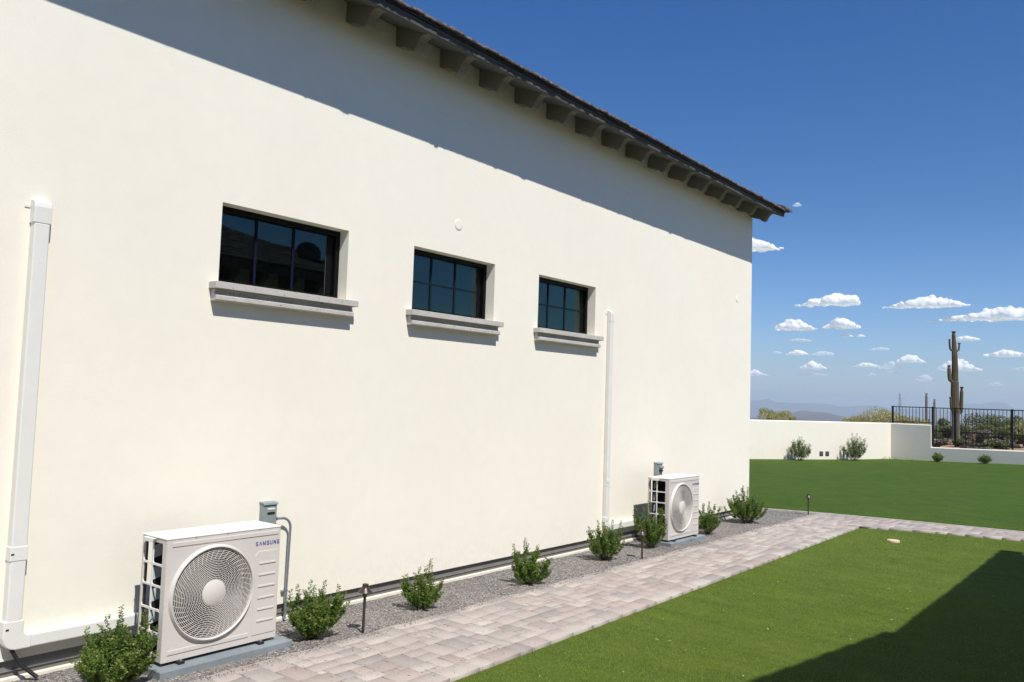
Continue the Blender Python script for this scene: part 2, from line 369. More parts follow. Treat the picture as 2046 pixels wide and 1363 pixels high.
# loose stones: one uncountable scatter
def stones():
    n = 26000
    x = nr.uniform(.0, .9, n); y = 1.8+nr.uniform(0, 1, n)**1.35*12.9
    near = nr.rand(n) < .07; x[near] = .83+nr.exponential(.13, near.sum())
    keep = np.array([(in_gravel(a, b) or (a >= .84 and a < 1.75)) and b > 1.5 for a, b in zip(x, y)]); x, y = x[keep], y[keep]; n = len(x)
    z = np.array([gravel_z(a, b) if a < .85 else PZ+.003 for a, b in zip(x, y)])
    s = nr.uniform(.0022, .0062, n)*np.where(nr.rand(n) < .04, 1.6, 1)
    s[x > .86] *= .62
    base = np.array([(1, 0, 0), (-1, 0, 0), (0, 1, 0), (0, -1, 0), (0, 0, .8), (0, 0, -.8)])
    V = base[None]*s[:, None, None]*nr.uniform(.6, 1.3, (n, 6, 1)); th = nr.uniform(0, 6.28, n); c, si = np.cos(th)[:, None], np.sin(th)[:, None]
    X = V[:, :, 0]*c-V[:, :, 1]*si+.3*V[:, :, 2]; Y = V[:, :, 0]*si+V[:, :, 1]*c
    P = np.stack([X+x[:, None], Y+y[:, None], V[:, :, 2]+z[:, None]], 2).reshape(-1, 3)
    tri = np.array([(0, 2, 4), (2, 1, 4), (1, 3, 4), (3, 0, 4), (2, 0, 5), (1, 2, 5), (3, 1, 5), (0, 3, 5)])
    F = (tri[None]+np.arange(n)[:, None, None]*6).reshape(-1, 3)
    g = nr.choice([.07, .13, .19, .26, .5], n, p=[.24, .31, .27, .13, .05]); tint = np.stack([g*1.03, g*.96, g*.90], 1)
    br = nr.rand(n) < .12; tint[br] = tint[br]*np.array([1.15, .9, .7])
    o = np_mesh('loose_gravel', P, F, M_STONES, cols=np.repeat(tint, 6, 0)); tag(o, kind='stuff', label='loose grey crushed stones scattered over the planting bed and path edge', cat='gravel')
stones()

# ------------------------------------------------------------------ paved path: individual pavers in one sheet
def pavers():
    u = .060; cols = []; V = []; F = []
    def add(poly, h, c):
        """bevelled slab from a convex outline"""
        n = len(poly); cx = sum(p[0] for p in poly)/n; cy = sum(p[1] for p in poly)/n
        def ins(d): return [(p[0]+(cx-p[0])*d/max(.01, math.hypot(cx-p[0], cy-p[1])), p[1]+(cy-p[1])*d/max(.01, math.hypot(cx-p[0], cy-p[1]))) for p in poly]
        b = len(V); dz = rnd.uniform(-.001, .001)
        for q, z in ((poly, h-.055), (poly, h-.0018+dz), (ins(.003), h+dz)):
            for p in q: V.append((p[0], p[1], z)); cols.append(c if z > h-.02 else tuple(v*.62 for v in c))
        for L in range(2):
            for i in range(n): F.append((b+L*n+i, b+L*n+(i+1) % n, b+(L+1)*n+(i+1) % n, b+(L+1)*n+i))
        F.append(tuple(b+2*n+i for i in range(n)))
    pal = [(.46, .405, .37), (.44, .39, .36), (.50, .445, .405), (.43, .36, .33), (.38, .345, .33), (.52, .47, .43), (.45, .385, .35), (.36, .325, .305), (.47, .415, .38), (.44, .395, .365), (.40, .34, .315)]
    def tint():
        c = rnd.choice(pal); k = rnd.uniform(.96, 1.04); return tuple(x*k*.86 for x in c)
    def fill(nx, ny, mapf, h=PZ):
        occ = [[False]*ny for _ in range(nx)]; sizes = [(4, 3), (3, 4), (3, 3), (2, 3), (3, 2), (4, 2), (2, 2), (2, 4)]; wts = [7, 4, 6, 4, 5, 2, 2, 2]
        for j in range(ny):
            for i in range(nx):
                if occ[i][j]: continue
                opts = []
                for (a, b), w in zip(sizes, wts):
                    if i+a <= nx and j+b <= ny and all(not occ[i+p][j+q] for p in range(a) for q in range(b)): opts.append(((a, b), w))
                if opts: a, b = rnd.choices([o[0] for o in opts], [o[1] for o in opts])[0]
                else:
                    a = b = 1
                    if i+1 < nx and not occ[i+1][j]: a = 2
                for p in range(a):
                    for q in range(b): occ[i+p][j+q] = True
                g = .0034/u
                poly = [mapf((i+g)/nx, (j+g)/ny), mapf((i+a-g)/nx, (j+g)/ny), mapf((i+a-g)/nx, (j+b-g)/ny), mapf((i+g)/nx, (j+b-g)/ny)]
                if poly: add(poly, h, tint())
    # long strip (between inner edge and a border course by the lawn)
    BW = .165
    y0, y1 = -1.6, 13.86
    def m1(s, t):
        y = y0+(y1-y0)*t; wob = .012*math.sin(y*5)+.01*math.sin(y*13)
        xa = .815+wob; xb = x_out(y)-.006-BW; return (xa+(xb-xa)*s, y)
    fill(16, int((y1-y0)/u), m1)
    y = y0
    while y < y1-.02:
        L = min(rnd.choice([.155, .235, .235, .31]), y1-y)
        if y1-y-L < .08: L = y1-y
        a_, b_ = y+.002, y+L-.002
        add([(x_out(a_)-.005-BW, a_), (x_out(a_)-.003, a_), (x_out(b_)-.003, b_), (x_out(b_)-.005-BW, b_)], PZ, tint()); y += L
    x = 1.835
    while x < 13:
        L = rnd.choice([.155, .235, .235, .31]); a_, b_ = x+.002, x+L-.002
        add([(a_, max(interp(CN, a_), 13.863)), (b_, max(interp(CN, b_), 13.863)), (b_, interp(CN, b_)+.16), (a_, interp(CN, a_)+.16)], PZ, tint()); x += L
    # turning area and cross path
    def m2(s, t):
        x = .80+(13-.80)*s; ya = interp(CN, x)+.163 if x > 1.84 else 13.862; yb = interp(CF, x)-.05
        return (x, ya+(yb-ya)*t)
    fill(int(12.2/u), 16, m2)
    quads = [f for f in F if len(f) == 4]
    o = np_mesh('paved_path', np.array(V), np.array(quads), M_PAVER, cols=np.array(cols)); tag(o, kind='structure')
pavers()
mb = MB()
ysx = list(np.arange(-1.6, 13.8, .5))
top = [(x_out(y)-.012, y) for y in ysx]+[(x+.01, max(y, 13.7)+.012) for x, y in CN]+[(x, y-.06) for x, y in reversed(CF) if x > .7]+[(.83, y) for y in (14.9, 10, 5, -1.6)]
# sand layer under the joints as strips
for a, b in zip(ysx, ysx[1:]): mb.add([(.82, a, PZ-.012), (x_out(a)-.012, a, PZ-.012), (x_out(b)-.012, b, PZ-.012), (.82, b, PZ-.012)], [(0, 1, 2, 3)])
xsx = list(np.arange(.82, 13, .3))
def _yn(x): return interp(CN, x)+.012 if x > 1.9 else 13.75
for a, b in zip(xsx, xsx[1:]): mb.add([(a, _yn(a), PZ-.0125), (b, _yn(b), PZ-.0125), (b, interp(CF, b)-.06, PZ-.0125), (a, interp(CF, a)-.06, PZ-.0125)], [(0, 1, 2, 3)])
tag(mb.build('path_base', M_SAND), kind='structure')
mb = MB(); cfx = [x for x in np.arange(-1.3, 13, .4)]
for a, b in zip(cfx, cfx[1:]):
    ya, yb = interp(CF, a), interp(CF, b)
    mb.add([(a, ya-.045, .0), (b, yb-.045, .0), (b, yb+.02, .0), (a, ya+.02, .0), (a, ya-.045, .036), (b, yb-.045, .036), (b, yb+.02, .036), (a, ya+.02, .036)], [(0, 1, 5, 4), (2, 3, 7, 6), (4, 5, 6, 7)])
tag(mb.build('kerb_strip', M_KERB), kind='structure')

# turf blades, near the camera dense, thinning out with distance
def blades():
    Xs, Ys = [], []
    for (y0, y1, den, x1) in ((3.2, 6.2, 16000, 4.4), (6.2, 9.5, 9000, 5.2), (9.5, 14.3, 4200, 6.6)):
        n = int((y1-y0)*(x1-1.85)*den); Xs.append(nr.uniform(1.85, x1, n)); Ys.append(nr.uniform(y0, y1, n))
    n = 16000; Xs.append(nr.uniform(-1.2, 8, n)); Ys.append(14.75+nr.exponential(.8, n))
    x = np.concatenate(Xs); y = np.concatenate(Ys)
    k = (x > 1.975-.0145*(y-4)+.002) | (y > 13.9); x, y = x[k], y[k]
    yn = np.interp(x, [p[0] for p in CN], [p[1] for p in CN]); yf = np.interp(x, [p[0] for p in CF], [p[1] for p in CF])
    k = (y < yn-.003) | (y > yf+.025); x, y = x[k], y[k]; n = len(x)
    d = np.hypot(x-CX, y); h = nr.uniform(.005, .013, n); w = nr.uniform(.0009, .0016, n)*(1+d*.12)
    th = nr.uniform(0, 6.28, n); ln = nr.uniform(.2, 1.1, n)*h; la = nr.uniform(0, 6.28, n)
    z0 = np.zeros(n)
    P = np.zeros((n, 3, 3)); P[:, 0] = np.stack([x-np.cos(th)*w, y-np.sin(th)*w, z0-.002], 1); P[:, 1] = np.stack([x+np.cos(th)*w, y+np.sin(th)*w, z0-.002], 1)
    P[:, 2] = np.stack([x+np.cos(la)*ln, y+np.sin(la)*ln, h], 1)
    o = np_mesh('grass', P.reshape(-1, 3), np.arange(3*n).reshape(-1, 3), M_BLADE); tag(o, kind='stuff', label='short bright green turf blades covering the lawn beside the path', cat='grass')
blades()
def litter():
    V = []; F = []
    for i in range(90):
        y = 4+rnd.random()**1.2*15; x = rnd.uniform(2, 6.5) if y < 13.8 else rnd.uniform(-1, 8)
        if y > 13.8 and y < interp(CF, x)+.1: continue
        L = rnd.uniform(.008, .028); w = rnd.uniform(.003, .008); a = rnd.uniform(0, 3.14); z = .026+lawn_z(x, y); b = len(V)
        for p, q, dz in ((-L, 0, 0), (0, -w, .004), (L, 0, .001), (0, w, .006)): V.append((x+p*math.cos(a)-q*math.sin(a), y+p*math.sin(a)+q*math.cos(a), z+dz))
        F.append((b, b+1, b+2, b+3))
    t = plain('dry_leaf_litter', (.32, .32, .17), .8)
    tag(np_mesh('leaf_litter', np.array(V), np.array(F), t), kind='stuff', label='tiny pale dry leaves lying scattered over the turf', cat='leaf litter')
litter()

# ------------------------------------------------------------------ the house
house = empty('house', (0, 0, 0), 'long cream stucco house wall with three small black windows and a corbelled dark eave', 'house')
YN, YC = -4.0, 13.87           # near end (out of frame) and far corner
ZB, ZT = .143, 5.40
WIN = [(3.540, 4.800), (5.615, 6.845), (7.645, 8.860)]; WZ0, WZ1 = 2.690, 3.310; RD = -.115
mb = MB()
ysp = [YN]+[v for w in WIN for v in w]+[YC]
for i in range(len(ysp)-1):
    a, b = ysp[i], ysp[i+1]
    if i % 2 == 0: mb.add([(0, a, ZB), (0, b, ZB), (0, b, ZT), (0, a, ZT)], [(0, 1, 2, 3)])
    else:
        mb.add([(0, a, ZB), (0, b, ZB), (0, b, WZ0), (0, a, WZ0)], [(0, 1, 2, 3)])
        mb.add([(0, a, WZ1), (0, b, WZ1), (0, b, ZT), (0, a, ZT)], [(0, 1, 2, 3)])
        for (y, z, y2, z2) in ((a, WZ0, a, WZ1), (a, WZ1, b, WZ1), (b, WZ1, b, WZ0), (b, WZ0, a, WZ0)):
            mb.add([(0, y, z), (RD-.16, y, z), (RD-.16, y2, z2), (0, y2, z2)], [(0, 1, 2, 3)])
mb.add([(0, YC, ZB), (-12, YC, ZB), (-12, YC, ZT), (0, YC, ZT)], [(0, 1, 2, 3)])
mb.add([(0, YN, ZB), (-12, YN, ZB), (-12, YN, ZT), (0, YN, ZT)], [(0, 1, 2, 3)])
mb.add([(-12, YN, ZB), (-12, YC, ZB), (-12, YC, ZT), (-12, YN, ZT)], [(0, 1, 2, 3)])
mb.add([(0, YN, ZB), (-.035, YN, ZB), (-.035, YC-.035, ZB), (-12, YC-.035, ZB), (-12, YC, ZB), (0, YC, ZB)], [(0, 1, 2, 5), (2, 3, 4, 5)])
wall = mb.build('wall', M_STUCCO, house)
mb = MB()
mb.prism([(-.20, .075), (-.030, .075), (-.030, .150), (-.20, .150)], YN, YC-.03)
mb.prism([(-.20, .036), (-.0225, .036), (-.0225, .0695), (-.20, .0695)], YN, YC-.0225)
mb.box(-12, -.21, YC-.2, YC-.0225, .036, .15)
mb.build('foundation', M_FOUND, house)
MB().box(-.19, -.012, YN, YC-.012, .0700, .0745).build('weep_screed', M_SCREED, house)
MB().prism([(-.20, -.2), (.004, -.2), (.004, .030), (-.012, .036), (-.20, .036)], YN, YC+.004).build('footing', M_FOOT, house)
MB().box(-12, -.21, YC-.2, YC+.004, -.2, .0355).build('footing', M_FOOT, house)

# eave profile (x outwards, z up): the soffit slopes down with the roof
YEND = 14.0; EX = .50; ZS = 5.352; ZE = 5.150
mb = MB()
def eave_strip(prof, name, mat):
    """sweep an outline along the long eave and round the far (hip) end"""
    b = MB(); n = len(prof)
    pts = []
    for (e, z) in prof: pts.append([(e, YN-.6, z), (e, YEND, z)])
    vs = [p for row in pts for p in row]; fs = []
    for i in range(n):
        j = (i+1) % n
        fs.append((i*2, j*2, j*2+1, i*2+1))
    fs.append(tuple(i*2 for i in range(n))); fs.append(tuple(i*2+1 for i in range(n)))
    b.add(vs, fs); return b.build(name, mat, house)
eave_strip([(-.05, ZS+.02), (EX, ZE), (EX, ZE+.06), (-.05, ZS+.10)], 'soffit', M_SOFFIT)
eave_strip([(EX+.0015, ZE-.004), (EX+.018, ZE-.004), (EX+.018, ZE+.030), (EX+.0015, ZE+.030)], 'fascia', M_TRIM)
eave_strip([(EX+.0015, ZE+.0315), (EX+.022, ZE+.0315), (EX+.022, ZE+.061), (EX+.0015, ZE+.061)], 'fascia', M_TRIM)
M_GAP = plain('black_drip_edge', (.006, .006, .007), .6)
eave_strip([(EX-.02, ZE+.0625), (EX+.044, ZE+.0625), (EX+.044, ZE+.074), (EX-.02, ZE+.074)], 'drip_edge', M_GAP)
# corbels
prof = [(-.02, 5.36), (-.02, 5.168), (.0, 5.168), (.067, 5.137), (.12, 5.128), (.171, 5.103), (.20, 5.075), (.228, 5.060), (.250, 5.060), (.272, 5.075),
        (.290, 5.105), (.305, 5.135), (.322, 5.160), (.345, 5.178), (.375, 5.187), (.405, 5.184), (.432, 5.174), (.432, 5.21)]
cb = MB().prism(prof, 0, .102); cob = cb.build('corbel', M_CORBEL, house, bevel=.004)
CY0, CS = 4.655, .6068
first = True
for k in range(-9, 16):
    y = CY0+k*CS
    if first: cob.location = (0, y, 0); first = False
    else:
        c = cob.copy(); COL.objects.link(c); c.parent = house; c.location = (0, y, 0)
# roof planes + tiles along the eave
PT = .41
def roof_pt(e, y=None): return ZE+.078+(EX+.05-e)*PT
mb = MB(); RX = -6.0
e0 = EX+.03
mb.prism([(e0, roof_pt(e0)), (RX, roof_pt(RX)), (-12-e0, roof_pt(e0)), (-12-e0, roof_pt(e0)-.06), (RX, roof_pt(RX)-.10), (e0, roof_pt(e0)-.012)], YN-.6, YEND-.002)
roof = mb.build('roof', M_TILE, house)
MB().prism([(-.01, ZT-.01), (RX, roof_pt(RX)-.16), (-11.99, ZT-.01)], YC-.2, YC).build('gable_end', M_STUCCO, house)
# tiles: rough-edged flat concrete tiles in courses
def tiles(name, n_course, ya, yb, ex, z0, parent, flip=False, pitch=PT, w=.17, mat=None, hipy=None):
    V = []; F = []
    rr = random.Random(3)
    for c in range(n_course):
        e_hi = ex-c*.24; y = ya+(c % 2)*w*.5
        while y < yb-.02-(c*.24 if hipy else 0):
            ww = w*rr.uniform(.93, 1.0); sag = rr.uniform(-.004, .008); de = rr.uniform(-.012, .008); b = len(V); ns = 4
            t = .032
            for i in range(ns+1):
                yy = y+ww*i/ns; j = rr.uniform(-.010, .010); jz = rr.uniform(-.004, .010)
                for (e, up) in ((e_hi+de+j, 0), (e_hi+de+j*.5, t+jz), (e_hi-.34, t*.6), (e_hi-.34, -.004)):
                    zz = z0+(ex-e)*pitch+up+sag; V.append((-e if flip else e, yy, zz))
            for i in range(ns):
                a = b+i*4; d = a+4
                F += [(a, d, d+1, a+1), (a+1, d+1, d+2, a+2), (a+2, d+2, d+3, a+3), (a+3, d+3, d, a)]
            F += [(b, b+1, b+2, b+3), (b+ns*4, b+ns*4+3, b+ns*4+2, b+ns*4+1)]
            y += w
    return np_mesh(name, np.array(V), np.array(F), mat or M_TILE, parent)
tiles('roof_tiles', 5, YN-.6, YEND+.02, EX+.066, ZE+.078, house)
# rake tiles over the gable end
mb = MB()
for k in range(22):
    e = EX+.085-k*.27; e2 = e-.33; z1 = roof_pt(e)+.050; z2 = roof_pt(e2)+.030
    o4 = [(0, -.16, 0), (0, .20, -.012), (0, .20, .026), (0, -.16, .040)]
    a = [(e, YEND+q[1], z1+q[2]) for q in o4]; b = [(e2, YEND+q[1], z2+q[2]) for q in o4]
    mb.add(a+b, [(0, 1, 2, 3), (7, 6, 5, 4), (0, 4, 5, 1), (1, 5, 6, 2), (2, 6, 7, 3), (3, 7, 4, 0)])
mb.build('rake_tiles', M_TILE, house)

# windows
def window(i, a, b):
    lab = [None, None, None]
    w = MB()
    fr = MB(); t = .045; x0, x1 = RD-.055, RD
    fr.box(x0, x1, a, b, WZ1-t, WZ1); fr.box(x0, x1, a, b, WZ0, WZ0+t*.8); fr.box(x0, x1, a, a+t, WZ0+t*.8, WZ1-t); fr.box(x0, x1, b-t, b, WZ0+t*.8, WZ1-t)
    win = fr.build('window', M_BLACK, house, bevel=.003)
    gx = RD-.042
    MB().add([(gx, a+t, WZ0+.036), (gx, b-t, WZ0+.036), (gx, b-t, WZ1-t), (gx, a+t, WZ1-t)], [(0, 1, 2, 3)]).build('glass', M_GLASS, win)
    s = MB(); q = b-t
    s.box(RD-.0405, RD-.030, q-.070, q-.012, WZ0+.037, WZ1-t-.001); s.build('sash', M_BLACK, win, bevel=.002)
    MB().box(RD-.0405, RD-.0385, q-.080, q-.0725, WZ0+.037, WZ1-t-.001).build('sash_edge', M_SHEEN, win)
    gw = (b-a-2*t-.06)/3; zx = gx+.0085; mm = M_MUNT2 if i else M_MUNT
    for k in (1, 2): MB().box(zx-.006, zx, a+t+gw*k-.011, a+t+gw*k+.011, WZ0+.037, WZ1-t).build('muntin', mm, win)
    zm = (WZ0+WZ1)/2-.005
    if i: MB().box(zx-.0072, zx-.0008, a+t, b-t, zm-.009, zm+.009).build('muntin', mm, win)
    rb = MB(); xb = RD-.058
    if i == 0: rb.box(-1.2, xb, a-.02, b+.02, WZ0-.02, WZ1+.02); rb.f = [f for k, f in enumerate(rb.f) if k != 3]; rb.build('room_interior', M_ROOM, win)
    else: rb.box(xb-.012, xb-.004, a+.003, b-.003, WZ0+.003, WZ1-.003); rb.build('teal_backing', M_BACKING, win)  # otherwise a panel added behind the glass, sky reflection painted in its teal
    # cast stone sill, two tiers
    sa, sb = a-.078, b+.062
    sl = MB(); sl.prism([(-.11, 2.685), (-.11, 2.64), (-.002, 2.635), (.0, 2.630), (.10, 2.630), (.10, 2.682)], sa, sb)
    so_ = sl.build('sill', M_SILL, win, bevel=.003)
    s2 = MB(); s2.prism([(-.005, 2.628), (-.005, 2.538), (.052, 2.538), (.080, 2.546), (.080, 2.578), (.052, 2.588), (.046, 2.605), (.052, 2.622), (.056, 2.628)], sa+.020, sb-.033)
    s2.build('sill_moulding', M_SILL, so_, bevel=.002)
for i, (a, b) in enumerate(WIN): window(i, a, b)
# round plugs
for (y, z, r) in ((6.234, 3.630, .062), (13.26, 3.655, .055)):
    MB().lathe([(r-.006, .0), (r-.007, .004), (r-.016, .007), (0, .007)], (.0005, y, z), 24, 'x').build('vent_cap', M_STUCCO, house)

# ------------------------------------------------------------------ line set covers
def duct(y0, y1, zt, zb, run_to, label, cy, seg_z, hb, name='line_set_cover'):
    """vertical cover between y0..y1, top zt, elbow at bottom, then a run to y=run_to"""
    o = empty(name, (0, y0, 0), label, 'duct cover', 'white line set covers on the wall')
    def P(mb, nm, bevel=.012, mat=M_WHITE): r = mb.build(nm, mat, o, bevel=bevel, seg=3); r.location = (0, -y0, 0); return r
    D = .072 if y1-y0 > .1 else .060; w = y1-y0; g = .012 if y1-y0 > .1 else .007
    P(MB().box(.001, D, y0+g, y1-g, hb+.16, zt-.15), 'vertical_cover', .010)
    # wall inlet hood
    pr = [(.001, zt-.155), (D+.002, zt-.155), (D+.003, zt-.05), (D-.004, zt-.018), (D-.028, zt-.004), (.001, zt)]
    h = P(MB().prism(pr, y0+.006, y1-.006), 'inlet_hood', .006)
    for q, n_ in ((y0-.006, 0),): P(MB().box(.0005, .006, y0-.028, y0+.004, zt-.055, zt-.035), 'screw_tab', .002)
    P(MB().box(.0008, D+.003, y0+.008, y1-.008, seg_z-.045, seg_z+.045), 'coupling', .005)
    e = MB(); e.prism([(y0, hb+.17), (y1, hb+.17), (y1, hb+.095), (y1+.012, hb+.078), (y1+.035, hb+.0715), (y1+.05, hb+.0715), (y1+.05, hb-.0135), (y0+.075, hb-.0135), (y0+.045, hb-.006), (y0+.020, hb+.012), (y0+.006, hb+.035), (y0, hb+.065)], .0008, D+.002, 'x')
    P(e, 'elbow', .009)
    P(MB().box(.001, D, y1+.03, run_to, hb-.012, hb+.082-.012), 'horizontal_cover', .010)
    for z in (seg_z, hb+.12): P(MB().box(D+.0032, D+.0045, y0+.012, y0+.030, z-.006, z+.004), 'screw_slot', 0, M_DKRUB)
    return o
duct(2.172, 2.290, 3.045, .0, 3.05, 'wide white line set cover nearest the camera, ending in an elbow towards the large condenser', 0, .81, .232)
duct(9.140, 9.228, 3.045, .0, 10.35, 'white line set cover right of the third window, running down to the far condenser', 0, .83, .232)
# black drain hose out of the first elbow
hose = MB().tube([(.045, 2.235, .22), (.055, 2.29, .12), (.085, 2.36, .05), (.10, 2.38, .03)], .012, 10).build('drain_hose', M_DKRUB, smooth=True)
tag(hose, 'short black drain hose hanging from the elbow of the white cover onto the gravel', 'hose')

# ------------------------------------------------------------------ condensers
AW, AH, AD = .88, .798, .31
def condenser(loc, label):
    o = empty('air_conditioner', loc, label, 'air conditioner', 'white outdoor condenser units along the wall')
    # local frame: x 0..AD out of the wall (front face at AD), y 0..AW, z 0..AH
    fx = AD; FY, FZ, FR = .347, .403, .303
    # front panel with a round opening
    mb = MB(); n = 72
    ring = [(FY+FR*math.cos(2*math.pi*k/n), FZ+FR*math.sin(2*math.pi*k/n)) for k in range(n)]
    def outer(k):
        th = 2*math.pi*k/n; c, s = math.cos(th), math.sin(th); best = 1e9
        for lim, d in ((AW-.002-FY, c), (FY-.002, -c), (AH-.012-FZ, s), (FZ-.002, -s)):
            if d > 1e-6: best = min(best, lim/d)
        return (FY+c*best, FZ+s*best)
    out = [outer(k) for k in range(n)]
    corners = [(AW-.002, AH-.012), (.002, AH-.012), (.002, .002), (AW-.002, .002)]
    vs = [(fx, p[0], p[1]) for p in ring]+[(fx, p[0], p[1]) for p in out]+[(fx-.03, p[0], p[1]) for p in ring]+[(fx, c[0], c[1]) for c in corners]
    fs = []
    for k in range(n):
        k2 = (k+1) % n; extra = None
        a, b = out[k], out[k2]
        if abs(a[0]-b[0]) > 1e-6 and abs(a[1]-b[1]) > 1e-6:
            for ci, c in enumerate(corners):
                if (abs(a[0]-c[0]) < 1e-6 or abs(a[1]-c[1]) < 1e-6) and (abs(b[0]-c[0]) < 1e-6 or abs(b[1]-c[1]) < 1e-6): extra = 3*n+ci
        fs.append((k, n+k, extra, n+k2, k2) if extra is not None else (k, n+k, n+k2, k2))
        fs.append((k, k2, 2*n+k2, 2*n+k))
    mb.add(vs, fs)
    # far side, back rail, bottom tray, corner posts of the near side
    mb.box(0, fx-.001, AW-.012, AW-.002, .012, AH-.012)
    mb.box(.0, .012, .52, AW-.013, .012, AH-.013); mb.box(.0, .010, .0025, .008, .012, AH-.013)
    mb.box(0, fx-.001, .004, AW-.013, .001, .011)
    mb.build('casing', M_CASE, o, bevel=.003)
    # near side frame (x from 0 to AD at y=0..) with 2 x 5 openings, rounded
    sf = MB(); zr = [.044, .177, .325, .477, .616, .758]; xc = [.020, .132, .256]
    y0, y1 = .0, .011
    sf.box(0, fx-.001, y0, y1, .758, AH-.013); sf.box(0, fx-.001, y0, y1, .003, .044)
    sf.box(.256, fx-.001, y0, y1, .044, .758); sf.box(0, .020, y0, y1, .044, .758); 
    sf.build('side_panel', M_CASE, o, bevel=.003)
    gg = MB(); t = .0065
    for z in zr[1:-1]: gg.box(.0205, .2555, .0012, .0092, z-t, z+t)
    gg.box(xc[1]-t, xc[1]+t, .0017, .0087, .0445, .7575)
    # corner fillets of the openings
    for zi in range(5):
        for xi in range(2):
            xa, xb = xc[xi]+(t if xi else 0), xc[xi+1]-(0 if xi else t); za, zb = zr[zi]+(t if zi else 0), zr[zi+1]-(t if zi < 4 else 0); r = .014
            for (px, pz, sx_, sz_) in ((xa, za, 1, 1), (xb, za, -1, 1), (xa, zb, 1, -1), (xb, zb, -1, -1)):
                gg.prism([(px, pz), (px+sx_*r, pz), (px+sx_*r*.3, pz+sz_*r*.3), (px, pz+sz_*r)], .0022, .0082, 'y')
    gg.build('side_grille', M_CASELT, o)
    # top with folded rim and the small handle notch on the near end
    tp = MB(); tp.box(-.003, fx+.004, -.004, AW+.003, AH-.012, AH)
    tp.build('top_cover', M_CASELT, o, bevel=.005)
    tp = MB(); tp.prism([(.07, AH-.040), (.165, AH-.040), (.190, AH-.0125), (.050, AH-.0125)], -.024, -.0042, 'y'); tp.build('lifting_lip', M_CASELT, o, bevel=.002)
    # pressed mouldings on the front
    def rib(ya, yb, za, zb, nm='pressed_rib', d=.005):
        MB().box(fx-.002, fx+d, ya, yb, za, zb).build(nm, M_CASE, o, bevel=.0045, seg=2)
    rib(.036, .861, .738, .768); rib(.041, .645, .044, .074)
    # service panel outline and slots
    ya, yb, za, zb = .672, .872, .045, .632; pts = [(ya, za), (yb-.01, za), (yb, za+.01), (yb, zb-.012), (yb-.012, zb), (ya+.025, zb), (ya, zb-.03)]
    MB().prism(pts, fx-.002, fx+.0042, 'x').build('service_panel', M_CASE, o, bevel=.004)
    for k in range(6):
        z = .548-k*.0812; MB().box(fx+.003, fx+.0095, .706, .846, z-.009, z+.006).build('louvre', M_CASE, o, bevel=.0035)
    for (y, z) in ((.20, AH-.006), (.44, AH-.006), (.70, AH-.006), (.05, .02), (.80, .018), (.36, .034)): MB().lathe([(.0045, 0), (.0045, .003), (0, .004)], (fx+(.0045 if z > .7 else 0), y, z), 8, 'x').build('screw', M_INNER, o)
    # fan guard
    g = MB(); CXR = fx+.020
    def dome(r): return fx+.012+.010*(1-(r/FR)**2)
    g.lathe([(FR-.004, -.008), (FR-.003, .020), (FR+.001, .026), (FR+.006, .026), (FR+.010, .019), (FR+.018, -.001), (FR+.006, -.004)], (fx, FY, FZ), 72, 'x')
    g.build('fan_ring', M_GRILLE, o, smooth=True)
    g = MB(); rr = np.linspace(.090, FR-.011, 19)
    def ringband(r, w=.0017, dp=.0035, n=72):
        x = dome(r); g.lathe([(r-w, -dp), (r-w, 0), (r+w, 0), (r+w, -dp), (r-w, -dp)], (x, FY, FZ), n, 'x')
    for r in rr: ringband(r)
    def vane(th0, ra, rb, tw, w=.0010, dp=.006):
        m = 5 if rb-ra > .03 else 1; vs = []
        for i in range(m+1):
            r = ra+(rb-ra)*i/m; th = th0+tw*(r-.232); x = dome(r)-.0012
            for s_ in (-1, 1):
                c, s2 = math.cos(th), math.sin(th)
                for q in (0, -dp): vs.append((x+q, FY+c*r-s2*w*s_, FZ+s2*r+c*w*s_))
        fs = []
        for i in range(m):
            b = i*4; fs += [(b, b+2, b+6, b+4), (b, b+4, b+5, b+1), (b+2, b+3, b+7, b+6), (b+1, b+5, b+7, b+3)]
        g.add(vs, fs)
    for k in range(44): vane(2*math.pi*k/44, rr[-7], FR-.005, -2.2, .0015)
    for b_ in range(len(rr)-7):
        for k in range(22): vane(2*math.pi*(k+(b_*.37) % 1)/22, rr[b_], rr[b_+1], 0, .0007, .003)
    gr = g.build('fan_guard', M_GRILLE, o)
    h = MB().lathe([(.086, -.006), (.086, .0005), (.083, .003), (.0, .0035)], (fx+.020, FY, FZ), 40, 'x').build('hub_cap', M_GRILLE, gr, smooth=True)
    # fan behind the guard
    f = MB(); f.lathe([(.06, -.04), (.062, .02), (.05, .03), (0, .032)], (fx-.07, FY, FZ), 28, 'x')
    for k in range(3):
        a0 = 2*math.pi*k/3+.35; vs = []; mR = 8; mT = 8
        for i in range(mR+1):
            r = .055+(.275-.055)*i/mR
            for j in range(mT+1):
                t_ = j/mT; th = a0+t_*1.55-(i/mR)*.45; vs.append((fx-.085+.05*t_, FY+r*math.cos(th), FZ+r*math.sin(th)))
        f.add(vs, [(i*(mT+1)+j, i*(mT+1)+j+1, (i+1)*(mT+1)+j+1, (i+1)*(mT+1)+j) for i in range(mR) for j in range(mT)])
    f.build('fan', M_FAN, o, smooth=True)
    MB().lathe([(FR+.002, 0), (FR-.004, -.06), (FR+.004, -.10)], (fx-.004, FY, FZ), 48, 'x').build('fan_shroud', M_FAN, o, smooth=True)
    # heat exchanger: thin coil along the back, returning on the near side
    MB().box(.016, .030, .13, .52, .014, AH-.015).build('heat_exchanger', M_COIL, o)
    MB().box(.006, .030, .018, .026, .014, AH-.015).build('heat_exchanger', M_COIL, o)
    MB().box(.022, .034, .078, .128, .014, AH-.015).build('heat_exchanger', M_COIL, o)
